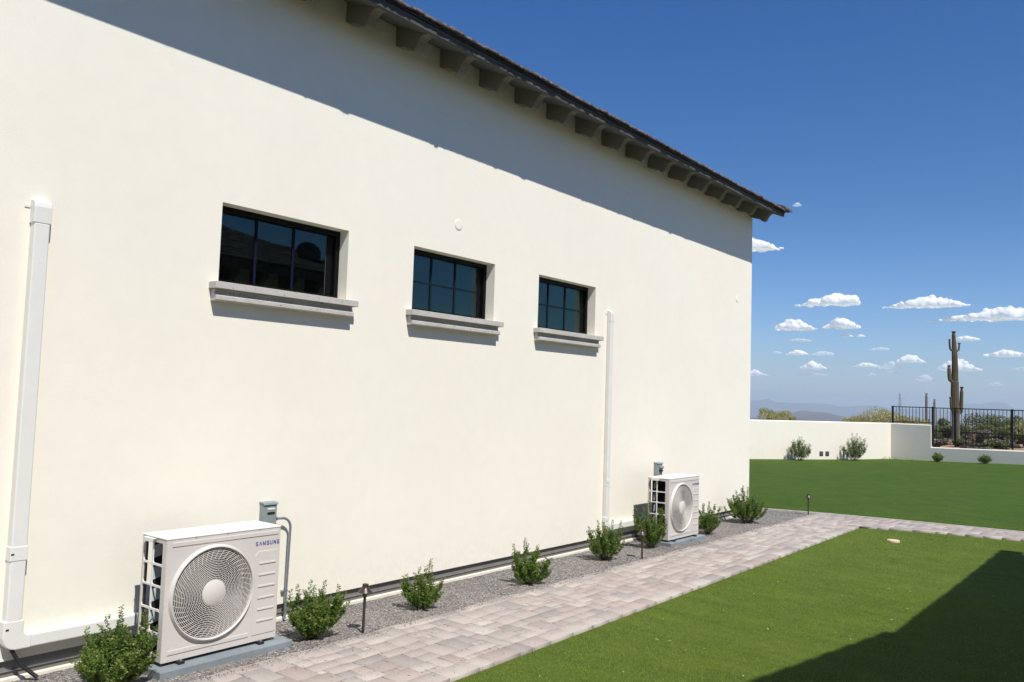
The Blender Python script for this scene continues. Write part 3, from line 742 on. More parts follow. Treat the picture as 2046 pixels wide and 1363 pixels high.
    MB().box(.056, .060, .046, .150, .014, AH-.015).build('inner_plate', M_COIL, o)
    pn = MB()
    for k in range(5): z = .055+k*.145; pn.prism([(.052, z), (.128, z+.018), (.128, z+.088), (.115, z+.100), (.052, z+.082)], .0610, .0630, 'x')
    pn.build('inner_bracket', M_INNER, o)
    cp = MB()
    for k in range(26): cp.tube([(.252, .03, .05+k*.027), (.240, .03, .062+k*.027), (.252, .03, .070+k*.027)], .0035, 5)
    cp.build('copper_bends', M_COPPER, o)
    MB().box(.06, fx-.03, .595, .600, .012, AH-.015).build('partition', M_INNER, o)
    # feet
    for y in (.13, .74):
        ft = MB().box(-.015, fx+.035, y-.022, y+.022, -.020, -.001).build('foot', M_DKRUB, o, bevel=.003)
        MB().lathe([(.008, 0), (.008, .007), (0, .008)], (fx+.022, y, -.001), 10).build('bolt', M_CONDUIT, ft)
    # lettering: SAMSUNG, stroke letters
    L = {'S': [[(1, .86), (.82, 1), (.2, 1), (0, .84), (0, .62), (.18, .53), (.82, .45), (1, .36), (1, .15), (.8, 0), (.18, 0), (0, .15)]],
         'A': [[(0, 0), (.5, 1), (1, 0)]], 'M': [[(0, 0), (0, 1), (.5, .08), (1, 1), (1, 0)]], 'U': [[(0, 1), (0, .16), (.2, 0), (.8, 0), (1, .16), (1, 1)]],
         'N': [[(0, 0), (0, 1), (1, 0), (1, 1)]], 'G': [[(1, .88), (.8, 1), (.2, 1), (0, .84), (0, .16), (.2, 0), (.82, 0), (1, .14), (1, .44), (.6, .44)]]}
    tx = MB(); h = .029; y = .672; sw = .0046; wd = {'S': .0200, 'A': .0215, 'M': .0245, 'U': .0195, 'N': .0195, 'G': .0195}
    for ch in 'SAMSUNG':
        w = wd[ch]
        for st in L[ch]:
            pts = [Vector((y+p[0]*(w-sw)+sw/2, .671+p[1]*(h-sw)+sw/2)) for p in st]
            for a_, b_ in zip(pts, pts[1:]):
                d = (b_-a_).normalized()*sw*.42; n_ = Vector((-d.y, d.x)).normalized()*sw/2; a2, b2 = a_-d, b_+d; x = fx+.0012+.00004*len(tx.f)
                tx.add([(x, *(a2+n_)), (x, *(a2-n_)), (x, *(b2-n_)), (x, *(b2+n_))], [(0, 1, 2, 3)])
        y += w+.0088
    tx.build('lettering', M_BLUE, o)
    return o
ac = condenser((.269, 2.922, .092), 'white condenser unit nearest the camera with a large round fan guard and blue lettering')
def copy_tree(o, parent=None):
    c = o.copy(); COL.objects.link(c)
    if parent: c.parent = parent
    for ch in list(o.children):
        copy_tree(ch, c)
    return c
ac2 = copy_tree(ac); ac2.location = (.269, 9.835, .092); ac2['label'] = 'distant white condenser unit near the far house corner, between two shrubs'

def pad(x0, x1, y0, y1, label):
    mb = MB(); nn = 12
    o = mb.box(x0, x1, y0, y1, -.03, .071).build('equipment_pad', M_PAD, bevel=.006)
    tag(o, label, 'concrete pad', 'grey pads under the condensers')
pad(.235, .672, 2.872, 3.880, 'blue grey concrete pad under the condenser nearest the camera')
pad(.235, .640, 9.80, 10.80, 'blue grey concrete pad under the distant condenser')

# disconnect boxes and the conduit
def dbox(y0, y1, z0, z1, label, kind):
    o = empty('disconnect_box', (0, (y0+y1)/2, z0), label, 'electrical box', 'grey disconnect boxes above the condensers'); off = (0, -(y0+y1)/2, -z0)
    MB().box(.001, .058, y0+.004, y1-.004, z0, z1-.012).build('enclosure', M_BOX, o, bevel=.004, loc=off)
    MB().prism([(.0008, z1), (.062, z1-.006), (.069, z1-.022), (.065, z1-.024), (.0590, z1-.0135), (.0008, z1-.0115)], y0, y1).build('lid', M_BOX, o, bevel=.0015, loc=off)
    if kind:
        cy = (y0+y1)/2+.008; w = .040
        def pill(z, h, mat, nm):
            MB().prism([(cy-w, z), (cy-w+.012, z-h), (cy+w-.012, z-h), (cy+w, z), (cy+w-.012, z+h), (cy-w+.012, z+h)], 0.0584, .061, 'x').build(nm, mat, o, bevel=.001, loc=off)
        pill(z1-.055, .008, M_BOXL, 'nameplate'); pill(z1-.090, .010, M_DKRUB, 'pull_slot')
    else:
        cy = (y0+y1)/2+.01; MB().prism([(.0584, z1-.045), (.086, z1-.055), (.091, z1-.075), (.0584, z1-.11)], cy-.04, cy+.055).build('receptacle_cover', M_BOX, o, bevel=.004, loc=off)
        MB().box(.0584, .080, cy-.035, cy+.05, z1-.128, z1-.109).build('cover_opening', M_DKRUB, o, loc=off)
    return o
dbox(4.012, 4.146, .80, .985, 'grey enamel disconnect box with a dark pull slot behind the condenser nearest the camera', True)
dbox(10.47, 10.63, .80, 1.035, 'small grey outlet box on the wall above the distant condenser', False)
cnd = empty('electrical_conduit', (0, 4.12, 0), 'bent galvanized conduit curving from the grey disconnect box down the wall', 'conduit')
arc = [(.040, 4.150, .845), (.050, 4.185, .845)]+[(.055, 4.20+.083*math.sin(t), .762+.083*math.cos(t)) for t in np.linspace(.2, math.pi/2, 9)]+[(.05, 4.283, .60), (.04, 4.284, .30), (.035, 4.285, .03)]
MB().tube(arc, .0105, 12).build('tube', M_CONDUIT, cnd, smooth=True, loc=(0, -4.12, 0))
MB().tube([(.040, 4.147, .845), (.041, 4.160, .845)], .017, 10).build('connector', M_CONDUIT, cnd, loc=(0, -4.12, 0))
MB().box(.001, .030, 4.255, 4.312, .240, .256).build('strap', M_CONDUIT, cnd, bevel=.003, loc=(0, -4.12, 0))

# ------------------------------------------------------------------ path lights
def path_light(loc, h, label, tilt):
    o = empty('path_light', loc, label, 'garden light', 'low bronze path lights in the gravel bed')
    o.rotation_euler = tilt
    MB().tube([(0, 0, -.03), (0, 0, h-.05)], .0110, 12).build('stem', M_BRONZE, o, smooth=True)
    MB().lathe([(.011, h-.085), (.0155, h-.08), (.020, h-.045), (.019, h-.035), (.0, h-.035)], (0, 0, 0), 16).build('lamp_holder', M_BRONZE, o, smooth=True)
    MB().lathe([(.0, h-.024), (.022, h-.026), (.052, h-.044), (.056, h-.041), (.038, h-.020), (.026, h-.006), (.024, h+.010), (.0235, h+.018), (.016, h+.021), (0, h+.021)], (0, 0, 0), 28).build('shade', M_BRONZE, o, smooth=True)
    return o
path_light((.773, 4.47, .024), .355, 'bronze mushroom path light nearest the camera, in the gravel right of the large condenser', (0, R(1.0), 0))
path_light((.780, 8.806, .024), .325, 'bronze mushroom path light in front of the shrub beside the distant condenser', (0, R(-2), 0))
path_light((.767, 14.61, .024), .335, 'bronze mushroom path light at the far bend of the paved path', (R(1), 0, 0))

# ------------------------------------------------------------------ shrubs
def shrub(name, loc, tips, label, mat, group, cat='shrub', leaf=.0095, seed=1, side=5, dens=1.0, rz=0, stem=.0035, rad=.02, bare=.22):
    """upright shoots from one base; tips = list of (dx, dy, z)"""
    g = random.Random(seed); o = empty(name, loc, label, cat, group)
    st = MB(); P = []; Fq = []; 
    def leafpair(p, d, size):
        for s_ in range(2):
            a = g.uniform(0, 6.283); ref = Vector((math.cos(a), math.sin(a), g.uniform(.1, .9))).normalized()
            q = (ref-d*ref.dot(d)*.3).normalized()
            n_ = q.cross(Vector((g.uniform(-1, 1), g.uniform(-1, 1), g.uniform(-.3, .3)))).normalized()
            L = size*g.uniform(.8, 1.35); w = L*g.uniform(.42, .6); b = len(P); r0 = p+q*g.uniform(.001, rad*.35)
            cup = q.cross(n_)*L*.18
            P.extend([r0, r0+q*L*.9+n_*w+cup, r0+q*L*2.0, r0+q*L*.9-n_*w+cup]); Fq.append((b, b+1, b+2, b+3))
    def shoot(p0, p1, bend, n, t0, r):
        pts = [p0.lerp(p1, t)+bend*math.sin(math.pi*t) for t in [i/6 for i in range(7)]]
        st.tube(pts, [r*(1-.7*i/6) for i in range(7)], 4, cap=False)
        for k in range(n):
            t = t0+(1-t0)*(k+g.random())/n; i = min(5, int(t*6)); p = pts[i].lerp(pts[i+1], t*6-i); d = (pts[i+1]-pts[i]).normalized()
            off = Vector((g.gauss(0, 1), g.gauss(0, 1), g.gauss(0, 1)))*rad*.28*(1.25-t)
            leafpair(p+off, d, leaf*(1.18-.35*t))
        return pts
    for (dx, dy, z) in tips:
        p1 = Vector((dx, dy, z)); base = Vector((dx*.08, dy*.08, 0)); bend = Vector((dx*.16, dy*.16, -z*.04))+Vector((g.uniform(-1, 1), g.uniform(-1, 1), 0))*.012
        L = p1.length; pts = shoot(base, p1, bend, int(L*185*dens), bare, stem)
        for k in range(side):
            t = g.uniform(.3, .85); i = min(5, int(t*6)); p = pts[i]; l2 = L*g.uniform(.16, .34)
            a = g.uniform(0, 6.283); d = Vector((math.cos(a)*.55, math.sin(a)*.55, 1)).normalized()
            shoot(p, p+d*l2*min(1, 1.5*(1-t)+.45), Vector((0, 0, -.006)), int(l2*260*dens), .05, stem*.5)
    st.build('stem', M_BARK, o)
    np_mesh('foliage', np.array([tuple(v) for v in P]), np.array(Fq), mat, o)
    return o
def dome_tips(n, w, h, seed, lean=(0, 0), ragged=.16, extra=()):
    g = random.Random(seed); T = []
    for i in range(n):
        a = 2.39996*i; r = math.sqrt((i+.5)/n)*w*.5; z = h*(.88-.36*(r/(w*.5))**2.2)*g.uniform(1-ragged, 1+ragged*.6)
        T.append((r*math.cos(a)+lean[0]*z+g.uniform(-.02, .02), r*math.sin(a)+lean[1]*z+g.uniform(-.02, .02), z))
    return T+list(extra)
# screen-right direction on the ground is (.78, .62)
def sr(u, z, d=0): return (.78*u-.62*d, .62*u+.78*d, z)
SG = 'shrubs planted in the gravel bed'
shrub('shrub', (.57, 2.62, .015), dome_tips(30, .50, .40, 1, extra=[sr(.27, .40, -.05), sr(.22, .34), sr(.03, .50), sr(-.06, .44), sr(-.18, .36), sr(.17, .47, .03), sr(-.20, .14), sr(-.15, .2, -.1)]), 'large bushy green shrub at the bottom left, in front of the nearest condenser', M_LEAF, SG, seed=1, dens=1.15, side=7, leaf=.0085)
shrub('shrub', (.605, 4.10, .015), dome_tips(26, .38, .37, 2, extra=[sr(.25, .37), sr(.20, .41), sr(.28, .30), sr(.09, .44), sr(-.02, .44), sr(-.12, .40), sr(-.17, .36)]), 'dense green shrub just right of the nearest condenser pad', M_LEAF, SG, seed=2, dens=1.15, side=7, leaf=.0085)
shrub('shrub', (.576, 5.313, .015), dome_tips(17, .33, .31, 3, extra=[sr(.07, .44), sr(.05, .40), sr(-.03, .36), sr(-.17, .28), sr(-.14, .30), sr(-.19, .24), sr(.17, .25), sr(.18, .28)]), 'green shrub with one tall sprig, third from the camera, right of the nearest path light', M_LEAF, SG, seed=3, leaf=.0090)
shrub('shrub', (.635, 6.75, .015), dome_tips(16, .36, .32, 4, extra=[sr(-.03, .46), sr(-.15, .40), sr(-.13, .34), sr(.10, .40), sr(.09, .37), sr(.23, .27), sr(.21, .15), sr(.24, .17), sr(.22, .23)]), 'green shrub with flat low side branches reaching right, midway along the bed', M_LEAF, SG, seed=4, leaf=.0095)
shrub('shrub', (.482, 8.44, .015), dome_tips(30, .45, .42, 5, extra=[sr(-.08, .46), sr(-.02, .44), sr(.09, .47), sr(.19, .46), sr(-.19, .38), sr(.21, .40)]), 'rounded vase shaped shrub below the second white line set cover', M_LEAF, SG, seed=5, leaf=.0092, side=3, rad=.014, bare=.3)
shrub('shrub', (.473, 9.57, .015), dome_tips(20, .42, .46, 6, extra=[sr(-.22, .54), sr(-.20, .50), sr(-.03, .60), sr(-.05, .56), sr(.13, .52), sr(.15, .48), sr(-.23, .42), sr(.19, .38)]), 'tall loose shrub partly hiding the left side of the distant condenser', M_LEAF, SG, seed=6, leaf=.0098, side=4, rad=.015, bare=.26)
shrub('shrub', (.482, 11.207, .015), dome_tips(20, .44, .42, 7, ragged=.2, extra=[sr(.02, .46), sr(-.06, .44), sr(.11, .43), sr(.18, .40)]), 'small open shrub immediately right of the distant condenser', M_LEAF, SG, seed=7, leaf=.0095, side=3, rad=.014, bare=.32)
shrub('shrub', (.40, 12.807, .015), dome_tips(36, .70, .52, 8, extra=[sr(-.06, .58), sr(.02, .56), sr(-.17, .50), sr(-.25, .38), sr(-.28, .36), sr(.28, .36), sr(.16, .46)]), 'wide spreading shrub at the far corner of the house', M_LEAF, SG, seed=8, leaf=.0102, side=3, rad=.015, bare=.3)

# ------------------------------------------------------------------ irrigation lid in the turf
tag(MB().lathe([(.085, -.01), (.085, .024), (.078, .030), (0, .031)], (2.58, 12.82, 0), 28).build('valve_lid', M_LID, smooth=True), 'round beige plastic lid set in the near lawn', 'lid')

# ------------------------------------------------------------------ garden wall with step, fence
def P2(p, d, t): return (p.x+d.x*t, p.y+d.y*t)
gw = empty('garden_wall', (A.x, A.y, 0), 'low cream stucco garden wall across the far side of the lawn, stepping down to the right', 'garden wall')
T = .20; ZH = 1.375
def wallpiece(d, nrm, t0, t1, zt0, zt1, nm, parent, extra0=0):
    a = P2(A, d, t0); b = P2(A, d, t1); v = []
    for (q, z) in ((a, zt0), (b, zt1)):
        for (off, zz) in ((0, -.4), (0, z-.03), (.03, z), (T-.03, z), (T, z-.03), (T, -.4)): v.append((q[0]+nrm.x*off-A.x, q[1]+nrm.y*off-A.y, zz))
    f = [(i, i+6, (i+1) % 6+6, (i+1) % 6) for i in range(6)]+[(0, 1, 2, 3, 4, 5), (11, 10, 9, 8, 7, 6)]
    return MB().add(v, f).build(nm, M_STUCCO2, parent)
wallpiece(D1, N1, -24, .0, ZH, ZH, 'wall_panel', gw)
STEP = 1.46
wallpiece(D2, N2, -.02, STEP, ZH, ZH, 'wall_panel', gw)
wallpiece(D2, N2, STEP+.001, 16, .56, .56+.0215*16, 'wall_panel', gw)
MB().add([(x-A.x, y-A.y, z) for x, y, z in [(*P2(A, D2, STEP), .50), (A.x+D2.x*STEP+N2.x*T, A.y+D2.y*STEP+N2.y*T, .50)]], []).v
fence = empty('metal_fence', (A.x, A.y, 0), 'black metal picket fence standing on the stepped garden wall', 'fence')
MB_F = 2.00
def fpt(t, o_=.10): return Vector((D2.x*t+N2.x*o_, D2.y*t+N2.y*o_, 0))
def bar(t, z0, z1, w, nm):
    c = fpt(t); return MB().box(c.x-w, c.x+w, c.y-w, c.y+w, z0, z1).build(nm, M_IRON, fence)
def rail(t0, t1, z0, z1, h, nm):
    a, b = fpt(t0), fpt(t1); w = .014; v = []
    for (q, z) in ((a, z0), (b, z1)):
        for (s_, zz) in ((-w, z-h), (w, z-h), (w, z+h), (-w, z+h)): v.append((q.x+N2.x*s_, q.y+N2.y*s_, zz))
    MB().add(v, [(i, i+4, (i+1) % 4+4, (i+1) % 4) for i in range(4)]).build(nm, M_IRON, fence)
def lowtop(t): return .56+.0215*t
t = .04; rail(.02, STEP, MB_F, MB_F, .016, 'rail'); rail(.02, STEP, 1.445, 1.445, .014, 'rail')
rail(STEP, 15.8, MB_F-.005, MB_F-.005, .016, 'rail'); rail(STEP, 15.8, lowtop(STEP)+.09, lowtop(15.8)+.09, .014, 'rail')
bar(.03, 1.37, MB_F+.03, .032, 'post'); bar(STEP+.03, lowtop(STEP), MB_F+.04, .032, 'post')
for tt_ in (2.27, 4.11, 5.95, 7.8, 9.65, 11.5, 13.4): bar(tt_, lowtop(tt_), MB_F+.03, .030, 'post')
k = 0; tt_ = .16
while tt_ < 11:
    if tt_ < STEP-.05: bar(tt_, 1.445, MB_F-.01, .0085, 'picket')
    elif tt_ > STEP+.1: bar(tt_, lowtop(tt_)+.09, MB_F-.01, .0085, 'picket')
    tt_ += .122
# second low fence of the plot behind
f2 = empty('boundary_fence', (0, 44, .3), 'low black metal fence standing in the scrub behind the picket fence', 'fence')
mbf = MB()
def lowf(x): return 44-.30*(x+2)
for x0 in np.arange(-9, 14, 2.4):
    MB().box(x0-.035, x0+.035, lowf(x0)-44-.035, lowf(x0)-44+.035, -.3, .66).build('post', M_IRON, f2)
v = []
for zz in (.62, ):
    for x0 in (-9.0, 14.0):
        for (dy, dz) in ((-.02, -.03), (.02, -.03), (.02, .03), (-.02, .03)): v.append((x0, lowf(x0)-44+dy, zz+dz))
MB().add(v, [(0, 4, 5, 1), (1, 5, 6, 2), (2, 6, 7, 3), (3, 7, 4, 0)]).build('rail', M_IRON, f2)

# shrubs against the garden wall, outlets
SG2 = 'young shrubs planted along the garden wall'
def far_shrub(px, py, w, h, seed, label, mat=M_LEAF2, n=16, lz=0):
    z = lawn_z(px, py); shrub('wall_shrub', (px, py, z), dome_tips(n, w, h, seed, ragged=.3), label, mat, SG2, leaf=.017, seed=seed, side=6, dens=.42, stem=.006, rad=.07)
far_shrub(-4.50, 29.35, .86, .92, 21, 'left one of the two tall pale green shrubs against the sunlit garden wall')
far_shrub(-3.28, 31.5, .98, .98, 22, 'right one of the two tall pale green shrubs against the sunlit garden wall', n=18)
far_shrub(-5.72, 27.0, .70, .8, 23, 'pale green shrub mostly hidden behind the far house corner')
def on_low(t, off=-.45): return (A.x+D2.x*t+N2.x*off, A.y+D2.y*t+N2.y*off)
p = on_low(1.86); far_shrub(*p, .40, .36, 24, 'small round shrub below the step of the garden wall', M_LEAF, 14)
p = on_low(3.42); far_shrub(*p, .44, .42, 25, 'small round shrub at the right end of the shaded garden wall', M_LEAF, 14)
fl = empty('flower_clump', (A.x+.15, A.y-.35, lawn_z(A.x, A.y)), 'low clump of yellow flowers at the inner corner of the garden wall', 'flowers')
g = random.Random(5); V = []; F = []; V2 = []; F2 = []
for i in range(260):
    x, y, z = g.uniform(-.35, .85), g.gauss(0, .08)-.15, abs(g.gauss(0, .05)); s_ = .016; b = len(V); d = Vector((g.uniform(-1, 1), g.uniform(-1, 1), g.uniform(-1, 1))).normalized(); e = d.cross(Vector((0, 0, 1))).normalized()
    tgt, tf = (V, F) if i % 3 else (V2, F2); b = len(tgt); c = Vector((x, y, z))
    for q in (c+d*s_, c+e*s_, c-d*s_, c-e*s_): tgt.append(tuple(q))
    tf.append((b, b+1, b+2, b+3))
np_mesh('foliage', np.array(V), np.array(F), M_LEAF2, fl); np_mesh('petals', np.array(V2), np.array(F2), M_FLOW, fl)
M_BRN = plain('brown_cover', (.085, .06, .055), .6)
for t_, l in ((-3.43, 'left'), (-3.15, 'right')):
    q = P2(A, D1, t_); o = empty('wall_outlet', (q[0], q[1], .14), '%s one of the two small dark square covers low on the sunlit garden wall' % l, 'outlet cover', 'square covers on the garden wall', rz=math.atan2(D1.y, D1.x))
    MB().box(-.085, .085, -.012, .002, -.02, .15).build('cover_plate', M_BRN, o, bevel=.006)
    MB().box(-.055, .055, -.030, -.0125, .02, .12).build('cover_door', M_BRN, o, bevel=.006)

# ------------------------------------------------------------------ saguaros and desert plants
def rib_tube(mb, path, rad, ribs=16, depth=.10, per=4):
    P_ = [Vector(p) for p in path]; n = ribs*per; vs = []; fs = []; ref = Vector((1, 0, 0))
    for i, p in enumerate(P_):
        t_ = (P_[min(i+1, len(P_)-1)]-P_[max(i-1, 0)]).normalized(); a = (ref-t_*ref.dot(t_)).normalized(); b = t_.cross(a); ref = a
        for k in range(n):
            th = 2*math.pi*k/n; r = rad[i]*(1-depth*(.5-.5*math.cos(ribs*th))); vs.append(p+(a*math.cos(th)+b*math.sin(th))*r)
    for i in range(len(P_)-1):
        for k in range(n): fs.append((i*n+k, i*n+(k+1) % n, (i+1)*n+(k+1) % n, (i+1)*n+k))
    fs.append(tuple((len(P_)-1)*n+k for k in range(n)))
    mb.add(vs, fs)
def arm(mb, z, dirx, out, h, r, dr=Vector((.78, .62, 0))):
    d = dr*dirx; q_ = min(.26, h*.4); pts = [Vector((0, 0, z))+d*.05, Vector((0, 0, z+.02))+d*out*.6, Vector((0, 0, z+q_*.4))+d*out*.92, Vector((0, 0, z+q_))+d*out]
    n = 5
    for i in range(1, n+1): pts.append(Vector((0, 0, z+q_+(h-q_)*i/n))+d*out*(1+.02*i))
    rad = [r*.8, r*.9, r*.97, r]+[r*(1.0-.1*i/n) for i in range(1, n)]+[r*.45]
    rib_tube(mb, pts, rad, 12)
    return pts[-1]
def buds(parent, c, r, n, seed):
    g = random.Random(seed)
    for i in range(n):
        a = g.uniform(0, 6.28); p = c+Vector((math.cos(a)*r, math.sin(a)*r, 0))
        MB().lathe([(.012, 0), (.035, .05), (.05, .09), (0, .12)], p, 6).build('flower_bud', M_BUD, parent)
M_BUD = plain('saguaro_buds', (.10, .08, .05), .8)
_cx, _cy, _ = (lambda d: (CX+d.x*44.7/math.hypot(d.x, d.y), d.y*44.7/math.hypot(d.x, d.y), 0))(cr*(1909-1023)/1658+cf)
cact = empty('saguaro_cactus', (_cx, _cy, .25), 'very tall saguaro with short stubby arms rising behind the picket fence', 'cactus'); cact.scale = (.88, .88, .88)
mb = MB(); H = 6.12
zz = [0, .6, 1.2, 1.8]; rib_tube(mb, [(.0, 0, z) for z in zz], [.205, .20, .20, .205], 12, .18); mb.build('trunk_base', M_CACTD, cact)
mb = MB(); zz = [1.8, 2.4, 3.0, 3.45, 3.52, 3.6, 4.2, 4.8, 5.2, 5.3, 5.7, 5.98, H]; rib_tube(mb, [(-.018*(z-1.8)+.02*math.sin(z*1.7), .01*math.sin(z*2.3), z) for z in zz], [.205, .205, .20, .19, .165, .172, .155, .145, .132, .12, .105, .095, .05], 13, .12); mb.build('trunk', M_CACT, cact)
BA = []
for (z, dx, out, h, r) in ((5.12, -1, .30, .56, .055), (5.12, 1, .19, .38, .05), (3.45, -1, .33, .82, .098), (1.75, 1, .30, 1.38, .095), (1.90, -1, .24, .66, .075)):
    m_ = MB(); e = arm(m_, z, dx, out, h, r); m_.build('arm', M_CACT, cact); BA.append((e, r))
buds(cact, Vector((-.08, 0, H-.03)), .07, 9, 1)
for i, (e, r) in enumerate(BA): buds(cact, e-Vector((0, 0, .03)), r*.6, 6, i+2)
def thin_cactus(x, y, z, h, r, label, arms=()):
    o = empty('saguaro_cactus', (x, y, z), label, 'cactus'); mb = MB(); rib_tube(mb, [(0, 0, 0), (0, 0, h*.5), (0, 0, h*.92), (0, 0, h)], [r, r, r*.9, r*.5], 10); mb.build('trunk', M_CACTD, o)
    for (zz, dx, out, hh) in arms: m_ = MB(); arm(m_, zz, dx, out, hh, r*.7); m_.build('arm', M_CACTD, o)
    buds(o, Vector((0, 0, h-.05)), r*.7, 6, 4)
def gp(px, py, dist):
    """a ground position for a bearing read off the photograph at a chosen distance"""
    d = (cr*(px-1023)/1658-cu*(py-681.5)/1658+cf); k = dist/math.hypot(d.x, d.y); return CX+d.x*k, d.y*k, CZ+d.z*k
def tz(x, y): return terrain_z(x, y)
for (px, top, dist, r, lab, arms) in ((1851, 787, 95, .13, 'thin bare saguaro standing left of the tall one', ((.8, -1, .7, 1.0),)),
                                (1867, 799, 105, .13, 'short thin saguaro between the left fence post and the tall saguaro', ((1.0, 1, .9, 1.4), (1.4, -1, .6, .8)))):
    x, y, zt = gp(px, top, dist); z = tz(x, y)-.1; thin_cactus(x, y, z, zt-z, r, lab, arms)
# far lattice pylon
x, y, zt = gp(1798, 785, 900); z0 = tz(x, y)-1; h = zt-z0
py = empty('power_pylon', (x, y, z0), 'faint lattice power pylon on the horizon left of the fence', 'pylon'); mb = MB(); w = 2.6
for s1 in (-1, 1):
    for s2 in (-1, 1): mb.tube([(s1*w, s2*w, 0), (s1*.5, s2*.5, h*.75), (s1*.3, s2*.3, h)], .16, 4)
for k in range(12):
    z1, z2 = h*k/12, h*(k+1)/12; f1 = w*(1-.8*k/12); f2_ = w*(1-.8*(k+1)/12)
    for s1 in (-1, 1): mb.tube([(-f1, s1*f1, z1), (f2_, s1*f2_, z2)], .10, 3); mb.tube([(s1*f1, -f1, z1), (s1*f2_, f2_, z2)], .10, 3)
for z in (.72, .86): mb.tube([(-5*.78, -5*.62, h*z), (5*.78, 5*.62, h*z)], .14, 4)
mb.build('lattice', plain('galvanized_lattice', (.3, .32, .34), .6, .3), py)

def desert_bush(name, x, y, w, h, mat, label, seed, n=2600, leaf=.05, trunk=True, low=.0):
    g = np.random.RandomState(seed); z = tz(x, y)-.05
    o = empty(name, (x, y, z), label, 'desert shrub' if h < 2 else 'tree', 'desert vegetation beyond the garden wall')
    nl = 11; lob = np.stack([g.uniform(-.5, .5, nl)*w*.75, g.uniform(-.5, .5, nl)*w*.6, h*g.uniform(.45+low, .82, nl)], 1); lr = g.uniform(.16, .28, nl)*min(w, h*1.4)
    c = g.randint(0, nl, n); d = g.normal(size=(n, 3)); d /= np.linalg.norm(d, axis=1)[:, None]; rad = lr[c]*g.uniform(.35, 1.12, n)**.6
    p = lob[c]+d*rad[:, None]*np.array([1.2, 1.2, .8]); p[:, 2] = np.clip(p[:, 2], .05, None)
    a = g.normal(size=(n, 3)); a /= np.linalg.norm(a, axis=1)[:, None]; b = np.cross(a, g.normal(size=(n, 3))); b /= np.linalg.norm(b, axis=1)[:, None]; s_ = leaf*g.uniform(.6, 1.6, n)[:, None]
    Pq = np.stack([p+a*s_, p+b*s_*.55, p-a*s_, p-b*s_*.55], 1).reshape(-1, 3)
    np_mesh('crown', Pq, np.arange(4*n).reshape(-1, 4), mat, o)
    mb = MB(); gg = random.Random(seed)
    for i in range(nl): q = lob[i]; mb.tube([(gg.uniform(-.1, .1), gg.uniform(-.1, .1), 0), (q[0]*.45, q[1]*.45, q[2]*.55), tuple(q)], [.05, .03, .012], 5, cap=False)
    mb.build('trunk', M_BARK, o)
specs = [  # px, top py, distance, width, material, label
    (1548, 818, 70, 3.4, 0, 'pale yellow green bush rising over the garden wall next to the house corner'),
    (1575, 829, 68, 1.6, 0, 'low yellowish bush just left of the dark blue hill'),
    (1712, 830, 66, 2.0, 0, 'low yellow green bush right of the dark blue hill, above the wall'),
    (1748, 819, 64, 2.8, 0, 'largest yellow green tree above the wall, left of the fence'),
    (1790, 824, 60, 2.4, 0, 'yellow green tree behind the left end of the fence'),
    (1828, 832, 56, 2.2, 0, 'yellow green bush behind the upper fence section'),
    (1866, 838, 52, 2.0, 1, 'olive bush behind the tall fence post at the step'),
    (1888, 852, 50, 1.8, 1, 'dark olive bush directly left of the tall saguaro'),
    (1935, 846, 52, 2.2, 1, 'olive bush directly right of the tall saguaro'),
    (1962, 831, 57, 2.8, 1, 'tallest olive tree behind the fence right of the tall saguaro'),
    (1955, 862, 45, 1.6, 2, 'dry brown brush behind the middle of the right fence panel'),
    (1995, 848, 50, 2.2, 1, 'olive bush behind the fence near its last visible post'),
    (2020, 838, 55, 2.6, 1, 'olive tree behind the last visible fence post'),
    (2042, 842, 50, 2.4, 0, 'yellow green bush at the right edge of the photo'),
    (2075, 836, 52, 2.8, 1, 'olive bush just outside the right edge'),
    (1872, 878, 40, 1.1, 2, 'low dry brush just behind the step of the garden wall'),
    (1925, 880, 41, 1.3, 1, 'low green brush at the right foot of the tall saguaro'),
    (1950, 884, 39, 1.2, 2, 'low dry brush behind the bottom rail in the middle panel'),
    (1985, 878, 41, 1.3, 1, 'low green brush behind the bottom rail, right half of the panel'),
    (2012, 880, 42, 1.2, 2, 'low dry brush left of the last visible fence post'),
    (2040, 870, 46, 1.5, 1, 'low green brush right of the last visible fence post'),
    (1905, 862, 56, 2.2, 1, 'dark low bush behind the foot of the tall saguaro'),
]
for i, (px, top, dist, w, m_, lab) in enumerate(specs):
    x, y, zt = gp(px, top, dist); h = max(.35, zt-tz(x, y)+.05)
    desert_bush('desert_tree' if h >= 2 else 'desert_bush', x, y, w, h*1.06, (M_PALO, M_MESQ, M_DRY)[m_], lab, 40+i, low=-.3, n=6500, leaf=.038)
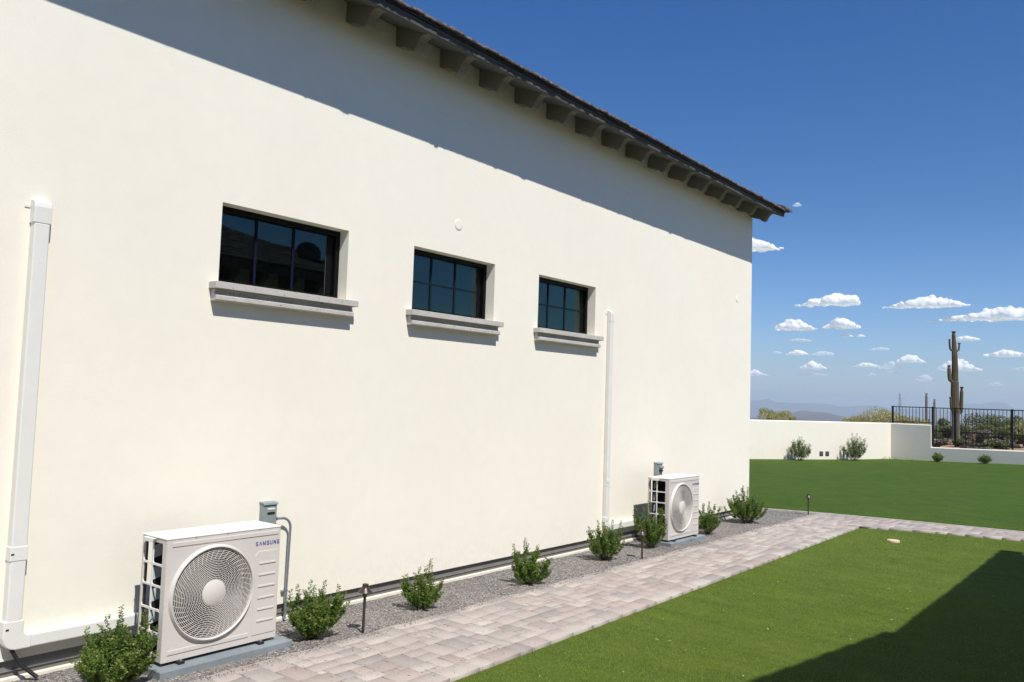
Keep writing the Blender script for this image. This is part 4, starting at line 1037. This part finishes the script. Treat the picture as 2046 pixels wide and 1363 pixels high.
# far scrub: one uncountable mass on the plain
def scrub():
    g = np.random.RandomState(9); n = 5000
    r = 330*np.exp(g.uniform(0, 1, n)*1.9); az = g.uniform(R(70), R(135), n); x, y = r*np.cos(az), r*np.sin(az)
    V = []; k = 7; base = []
    sz = g.uniform(.4, 1.0, n)*(1+r/500)
    P = np.zeros((n, k, 4, 3))
    c = np.stack([x, y, np.array([tz(a, b) for a, b in zip(x, y)])], 1)
    for j in range(k):
        off = g.normal(size=(n, 3))*np.array([.5, .5, .25])*sz[:, None]; off[:, 2] = np.abs(off[:, 2])
        a = g.normal(size=(n, 3)); a /= np.linalg.norm(a, axis=1)[:, None]; b = np.cross(a, g.normal(size=(n, 3))); b /= np.linalg.norm(b, axis=1)[:, None]
        s_ = sz[:, None]*.45
        P[:, j, 0] = c+off+a*s_; P[:, j, 1] = c+off+b*s_*.7; P[:, j, 2] = c+off-a*s_; P[:, j, 3] = c+off-b*s_*.7
    P = P.reshape(-1, 3); tag(np_mesh('desert_scrub', P, np.arange(len(P)).reshape(-1, 4), M_MESQ), kind='stuff', label='distant desert scrub covering the plain beyond the garden wall', cat='scrub')
scrub()

# ------------------------------------------------------------------ mountains at their own distances
def ridge(name, prof, dist, depth, seed, base_extra=60):
    """prof: (px, py) silhouette; built as a real ridge with front and back slopes"""
    az = []; el = []
    for (px, py_) in prof:
        d = (cr*(px-1023)/1658-cu*(py_-681.5)/1658+cf); az.append(math.atan2(d.x, d.y)); el.append(d.z/math.hypot(d.x, d.y))
    n = 160; A_ = np.linspace(az[0], az[-1], n); E_ = np.interp(A_, az, el); m = 26; vs = []
    zg = -2.48-(min(dist, 4500)-140)*.0205
    for i in range(n):
        for j in range(m):
            t_ = j/(m-1); r = dist+(t_-.5)*depth*2; hp = (1-abs(2*t_-1))**1.15
            top_ = CZ+E_[i]*dist; x = CX+r*math.sin(A_[i]); y = r*math.cos(A_[i])
            nz = mn.fractal(Vector((x/700, y/700, seed)), 1.0, 2.0, 5)
            z = zg-8+(top_-zg+8)*hp*(1+.10*nz*(1-hp*.6))
            vs.append((x, y, z+4*mn.noise(Vector((x/120, y/120, seed)))))
    fs = np.array([(i*m+j, (i+1)*m+j, (i+1)*m+j+1, i*m+j+1) for i in range(n-1) for j in range(m-1)])
    tag(np_mesh(name, np.array(vs), fs, M_MOUNT, smooth=True), kind='structure')
ridge('far_mountains', [(1380, 812), (1420, 803), (1460, 800), (1503, 799), (1518, 799), (1531, 796), (1540, 797), (1549, 802), (1587, 803), (1616, 804), (1654, 806.5), (1681, 811), (1713, 810), (1742, 809), (1760, 812), (1790, 816), (1850, 818), (1895, 818),
      (1910, 811), (1924, 806), (1939, 805), (1959, 806.5), (1974, 803), (1989, 800.5), (2006, 803), (2016, 806), (2022, 813), (2042, 816), (2100, 815), (2200, 818)], 8600, 900, 1)
ridge('near_hill', [(1380, 835), (1440, 836), (1500, 833), (1530, 836), (1549, 834), (1572, 828), (1590, 821), (1599, 818.5), (1616, 819.5), (1628, 822.5), (1654, 824), (1666, 827), (1695, 832), (1740, 836), (1800, 841), (1900, 845)], 3300, 500, 2)

# ------------------------------------------------------------------ the neighbouring house on the right (casts the shade on the turf, mirrored in the windows)
nb = empty('neighbour_house', (6.66, 12, 0), 'neighbouring stucco house with a tiled roof behind the camera, mirrored in the first window', 'house'); OFF = (-6.66, -12, 0)
NX, NZ, NY1 = 6.59, 4.07, 12.02
def nbuild(mb, nm, mat, parent=nb, **k):
    return mb.build(nm, mat, parent, loc=OFF if parent is nb else None, **k)
nbuild(MB().box(7.12, 12.5, 5.9, NY1-.45, -.3, 4.22), 'wall', M_NEIGH)
nbuild(MB().box(7.10, 12.6, -3.0, 5.95, -.3, 4.3), 'wall', M_NEIGH)
rz_ = lambda x: NZ+.035+(x-NX)*.39
RXn = 9.2
mb = MB(); yh = NY1-(RXn-NX)
mb.add([(NX, 5.9, rz_(NX)), (NX, NY1, rz_(NX)), (RXn, yh, rz_(RXn)), (RXn, 5.9, rz_(RXn)), (2*RXn-NX, 5.9, rz_(NX)), (2*RXn-NX, NY1, rz_(NX)),
        (NX, 5.9, NZ-.12), (NX, NY1, NZ-.12), (7.14, 5.9, NZ-.02), (7.14, NY1-.46, NZ-.02), (2*RXn-NX, NY1, NZ-.12), (12.4, NY1-.46, NZ-.02)],
       [(0, 1, 2, 3), (1, 5, 2), (3, 2, 5, 4), (0, 6, 7, 1), (6, 8, 9, 7), (1, 7, 10, 5), (7, 9, 11, 10)])
nbuild(mb, 'roof', M_TILE)
t_ = tiles('roof_tiles', 11, 5.95, NY1, -NX+.02, NZ+.045, nb, flip=True, pitch=.39, w=.30, hipy=True); t_.location = OFF
mb = MB()
for k in range(20): mb.lathe([(.09, 0), (.085, .36), (.0, .36)], (0, 0, 0), 8) if 0 else None
for k in range(22):
    y = 6.0+k*.20
    if y < yh: mb.add([(RXn-.12, y, rz_(RXn)+.02), (RXn, y, rz_(RXn)+.10), (RXn+.12, y, rz_(RXn)+.02), (RXn-.12, y+.22, rz_(RXn)), (RXn, y+.22, rz_(RXn)+.075), (RXn+.12, y+.22, rz_(RXn))], [(0, 1, 4, 3), (1, 2, 5, 4), (0, 2, 1)])
nbuild(mb, 'ridge_cap', M_TILE)
cprof = [(-.01, 4.05), (-.01, 3.80), (.16, 3.76), (.24, 3.72), (.29, 3.78), (.34, 3.86), (.42, 3.90), (.42, 3.98)]
cbn = MB().prism([(-p[0]+7.12, p[1]) for p in cprof], 0, .12).build('corbel', M_CORBEL, nb); cbn.location = (OFF[0], OFF[1]+6.35, 0)
for k in range(1, 9):
    c = cbn.copy(); COL.objects.link(c); c.parent = nb; c.location = (OFF[0], OFF[1]+6.35+k*.61, 0)
# gabled wing nearer the camera, its rake edge overhanging towards the path
ry0, rzz0, ry1, rzz1 = 6.50, 4.24, 1.9, 5.39
mb = MB(); th = .17
pts = [(ry0, rzz0), (ry1, rzz1), (-2.9, rzz1-.25*4.8), (-2.9, rzz1-.25*4.8-th), (ry1, rzz1-th), (ry0, rzz0-th)]
mb.prism(pts, NX+.01, 12.7, 'x'); nbuild(mb, 'gable_roof', M_TILE)
mb = MB(); mb.prism([(5.95, 4.30), (ry1, 5.20), (-2.95, 4.0), (-3.0, 3.9), (5.95, 3.9)], 7.105, 12.55, 'x'); nbuild(mb, 'gable_wall', M_NEIGH)
V = MB(); n = 14
for k in range(n):   # stepped rake tiles
    ya = ry0-(ry0-ry1)*k/n; yb = ry0-(ry0-ry1)*(k+1)/n; za = rzz0+(rzz1-rzz0)*k/n
    V.add([(NX-.012, ya+.02, za-.01), (NX-.012, yb, za+.045), (NX-.012, yb, za+.095), (NX-.012, ya+.02, za+.035), (NX+.4, ya+.02, za-.01), (NX+.4, yb, za+.045), (NX+.4, yb, za+.095), (NX+.4, ya+.02, za+.035)],
          [(0, 1, 2, 3), (4, 7, 6, 5), (0, 4, 5, 1), (3, 2, 6, 7), (0, 3, 7, 4), (1, 5, 6, 2)])
nbuild(V, 'rake_tiles', M_TILE)
dish = empty('satellite_dish', (7.55, 10.45, 4.45), 'round satellite dish on the neighbouring roof, mirrored in the first window', 'satellite dish')
MB().lathe([(.0, 0), (.10, .008), (.20, .03), (.29, .07), (.295, .075), (.20, .04), (.10, .018), (0, .01)], (0, 0, 0), 28, 'x').build('reflector', M_DISH, dish, smooth=True, loc=(-.02, 0, .22)).scale = (1, 1.05, .72)
MB().tube([(.02, 0, -.1), (.02, 0, .26)], .022, 8).build('mast', M_DISH, dish)
MB().tube([(0, 0, .04), (-.30, 0, .14)], .010, 6).build('feed_arm', M_DISH, dish)

# ------------------------------------------------------------------ clouds (outside the haze)
def cloud_mat(name, op):
    t = NT(name); df = t.new('BsdfDiffuse'); df.inputs[0].default_value = (1, 1, 1, 1); tl = t.new('BsdfTranslucent'); tl.inputs[0].default_value = (.95, .95, .97, 1)
    m1 = t.new('MixShader'); m1.inputs[0].default_value = .38; t.l.new(df.outputs[0], m1.inputs[1]); t.l.new(tl.outputs[0], m1.inputs[2])
    tr = t.new('BsdfTransparent'); lw = t.new('LayerWeight'); lw.inputs[0].default_value = .5
    face = t.math('SUBTRACT', 1.0, lw.outputs['Facing'])
    nz = t.noise(t.gpos(), .006, 6, .65)
    v = t.math('ADD', face, t.math('MULTIPLY', t.math('SUBTRACT', nz, .5), .7))
    mr = t.new('MapRange', interpolation_type='SMOOTHSTEP'); mr.inputs[1].default_value = .06; mr.inputs[2].default_value = .72; mr.inputs[4].default_value = op; t.l.new(v, mr.inputs[0])
    m2 = t.new('MixShader'); t.l.new(mr.outputs[0], m2.inputs[0]); t.l.new(tr.outputs[0], m2.inputs[1]); t.l.new(m1.outputs[0], m2.inputs[2])
    t.l.new(m2.outputs[0], t.out.inputs[0]); return t.m
M_CL = cloud_mat('cumulus', 1.0); M_CL2 = cloud_mat('thin_cumulus', .38)
CTEX = bpy.data.textures.new('cloud_lumps', 'CLOUDS'); CTEX.noise_scale = 210; CTEX.noise_depth = 4
def cloud(x0, x1, yt, yb, peak, label, thin=False, seed=0, scale=.2934, ox=1490, oy=560):
    g = random.Random(seed+100); D = 15000
    a, b, t_, bo = ox+x0*scale, ox+x1*scale, oy+yt*scale, oy+yb*scale
    px2m = D/1658*1.0; cxp = (a+b)/2; d = (cr*(cxp-1023)/1658-cu*(bo-681.5)/1658+cf); k = D/math.hypot(d.x, d.y)
    c = Vector((CX+d.x*k, d.y*k, CZ+d.z*k)); az = math.atan2(d.x, d.y); px2m = k/1658
    w = (b-a)*px2m; h = (bo-t_)*px2m; mb = bmesh.new(); n = max(9, int(w/h*7))
    for i in range(n):
        u = (i+.5)/n*2-1+g.uniform(-.5, .5)/n; env = max(.10, 1-abs((u-peak)/(1+abs(peak)*1.0)))**.8
        r = h*.5*max(.14, env*g.uniform(.7, 1.1)); zc = r*.55+max(0, env*h-2*r)*g.random()
        m = Matrix.Translation((u*w*.5*(1-r/w), g.uniform(-.5, .5)*h*.6, zc)) @ Matrix.Diagonal((r*1.25, r*1.1, r, 1))
        bmesh.ops.create_icosphere(mb, subdivisions=3, radius=1, matrix=m)
        if env > .45: bmesh.ops.create_icosphere(mb, subdivisions=2, radius=1, matrix=Matrix.Translation((u*w*.5*(1-r/w)+g.uniform(-.5, .5)*r, g.uniform(-.6, .2)*h*.6, zc+r*.55)) @ Matrix.Diagonal((r*.5, r*.5, r*.5, 1)))
    for v in mb.verts:
        if v.co.z < 0: v.co.z *= .25
    me = bpy.data.meshes.new('cloud'); mb.to_mesh(me); mb.free(); me.materials.append(M_CL2 if thin else M_CL)
    o = bpy.data.objects.new('cloud', me); COL.objects.link(o); o.location = c; o.rotation_euler.z = -az+(ROLL*0)
    rm = o.modifiers.new('merge', 'REMESH'); rm.mode = 'VOXEL'; rm.voxel_size = max(8, h/16); rm.use_smooth_shade = True
    dm = o.modifiers.new('lumps', 'DISPLACE'); dm.texture = CTEX; dm.texture_coords = 'GLOBAL'; dm.strength = h*.27; dm.mid_level = .5
    tag(o, label, 'cloud', 'small white clouds over the horizon')
CL = [(340, 755, 60, 175, .45, 'largest puffy cloud at the upper left, with a tall right half', 0), (950, 1490, 90, 185, .1, 'long flat based white cloud at the upper centre', 0),
      (1290, 2000, 155, 275, .35, 'longest cloud, running off the right edge of the photo', 0), (205, 490, 240, 340, -.2, 'left humped cloud of the joined pair beside the house corner', 0),
      (515, 770, 228, 328, .1, 'right humped cloud of the joined pair beside the house corner', 0), (640, 735, 355, 385, 0, 'tiny cloud below the right hump of the pair', 0), (755, 815, 360, 386, 0, 'tiniest bright cloud right of the one below the pair', 0),
      (235, 440, 388, 418, .3, 'faint thin cloud under the left hump of the pair', 1), (1380, 1580, 365, 412, .2, 'small cloud behind the tip of the tall saguaro', 0), (1640, 1960, 460, 522, -.2, 'flat cloud at the right edge above the fence', 0),
      (268, 425, 460, 508, .1, 'small rounded cloud left of centre in the middle row', 0), (420, 592, 472, 510, .3, 'pale flat cloud joined right of the small rounded one', 1), (170, 250, 475, 499, 0, 'tiny faint cloud left of the small rounded one', 1),
      (1040, 1215, 488, 562, -.1, 'bright domed cloud left of the tall saguaro', 0), (725, 905, 548, 592, .1, 'small flat cloud left of the bright domed one', 0), (905, 1060, 535, 602, 0, 'hazy cloud between the flat one and the bright domed one', 1),
      (368, 562, 533, 606, -.1, 'pointed cloud low above the blue hills', 0), (1328, 1592, 510, 616, -.15, 'big domed cloud directly behind the trunk of the tall saguaro', 0), (1160, 1285, 628, 686, -.1, 'small pale cloud low and left of the tall saguaro', 1),
      (828, 897, 620, 652, 0, 'tiny pale cloud low in the centre', 1), (833, 972, 447, 476, .3, 'wispy thin cloud alone in the middle of the sky', 1), (-40, 178, 595, 652, -.2, 'low cloud touching the house corner above the mountains', 0),
      (1640, 1742, 685, 718, .2, 'faint low cloud right of the tall saguaro', 1), (938, 1037, 608, 632, 0, 'thin flat cloud low in the centre', 1), (330, 562, 622, 648, .1, 'faint flat streak under the pointed cloud', 1),
      (1775, 1960, 585, 612, .3, 'thin cloud low at the right edge', 1)]
for i, (x0, x1, yt, yb, pk, lab, thin) in enumerate(CL): cloud(x0, x1, yt, yb, pk, lab, bool(thin), i)
cloud(1440, 1566, 466, 500, -.2, 'cloud peeking out from behind the house corner below the eave', False, 40, 1, 0, 0)
cloud(1582, 1604, 402, 412, 0, 'tiny wisp just right of the eave tip', True, 41, 1, 0, 0)

# ------------------------------------------------------------------ haze
hz = MB().box(-11800, 11800, -11800, 11800, -118, 150).build('haze', M_IRON); hz.data.materials.clear()
hm = bpy.data.materials.new('haze'); hm.use_nodes = True; hn = hm.node_tree.nodes; hn.clear(); ho = hn.new('ShaderNodeOutputMaterial'); hv = hn.new('ShaderNodeVolumePrincipled')
hv.inputs['Color'].default_value = (.72, .87, 1.0, 1); hv.inputs['Density'].default_value = .00021; hv.inputs['Anisotropy'].default_value = .2
hm.node_tree.links.new(hv.outputs[0], ho.inputs['Volume']); hz.data.materials.append(hm); tag(hz, kind='stuff', label='pale blue air haze over the distant plain', cat='haze')
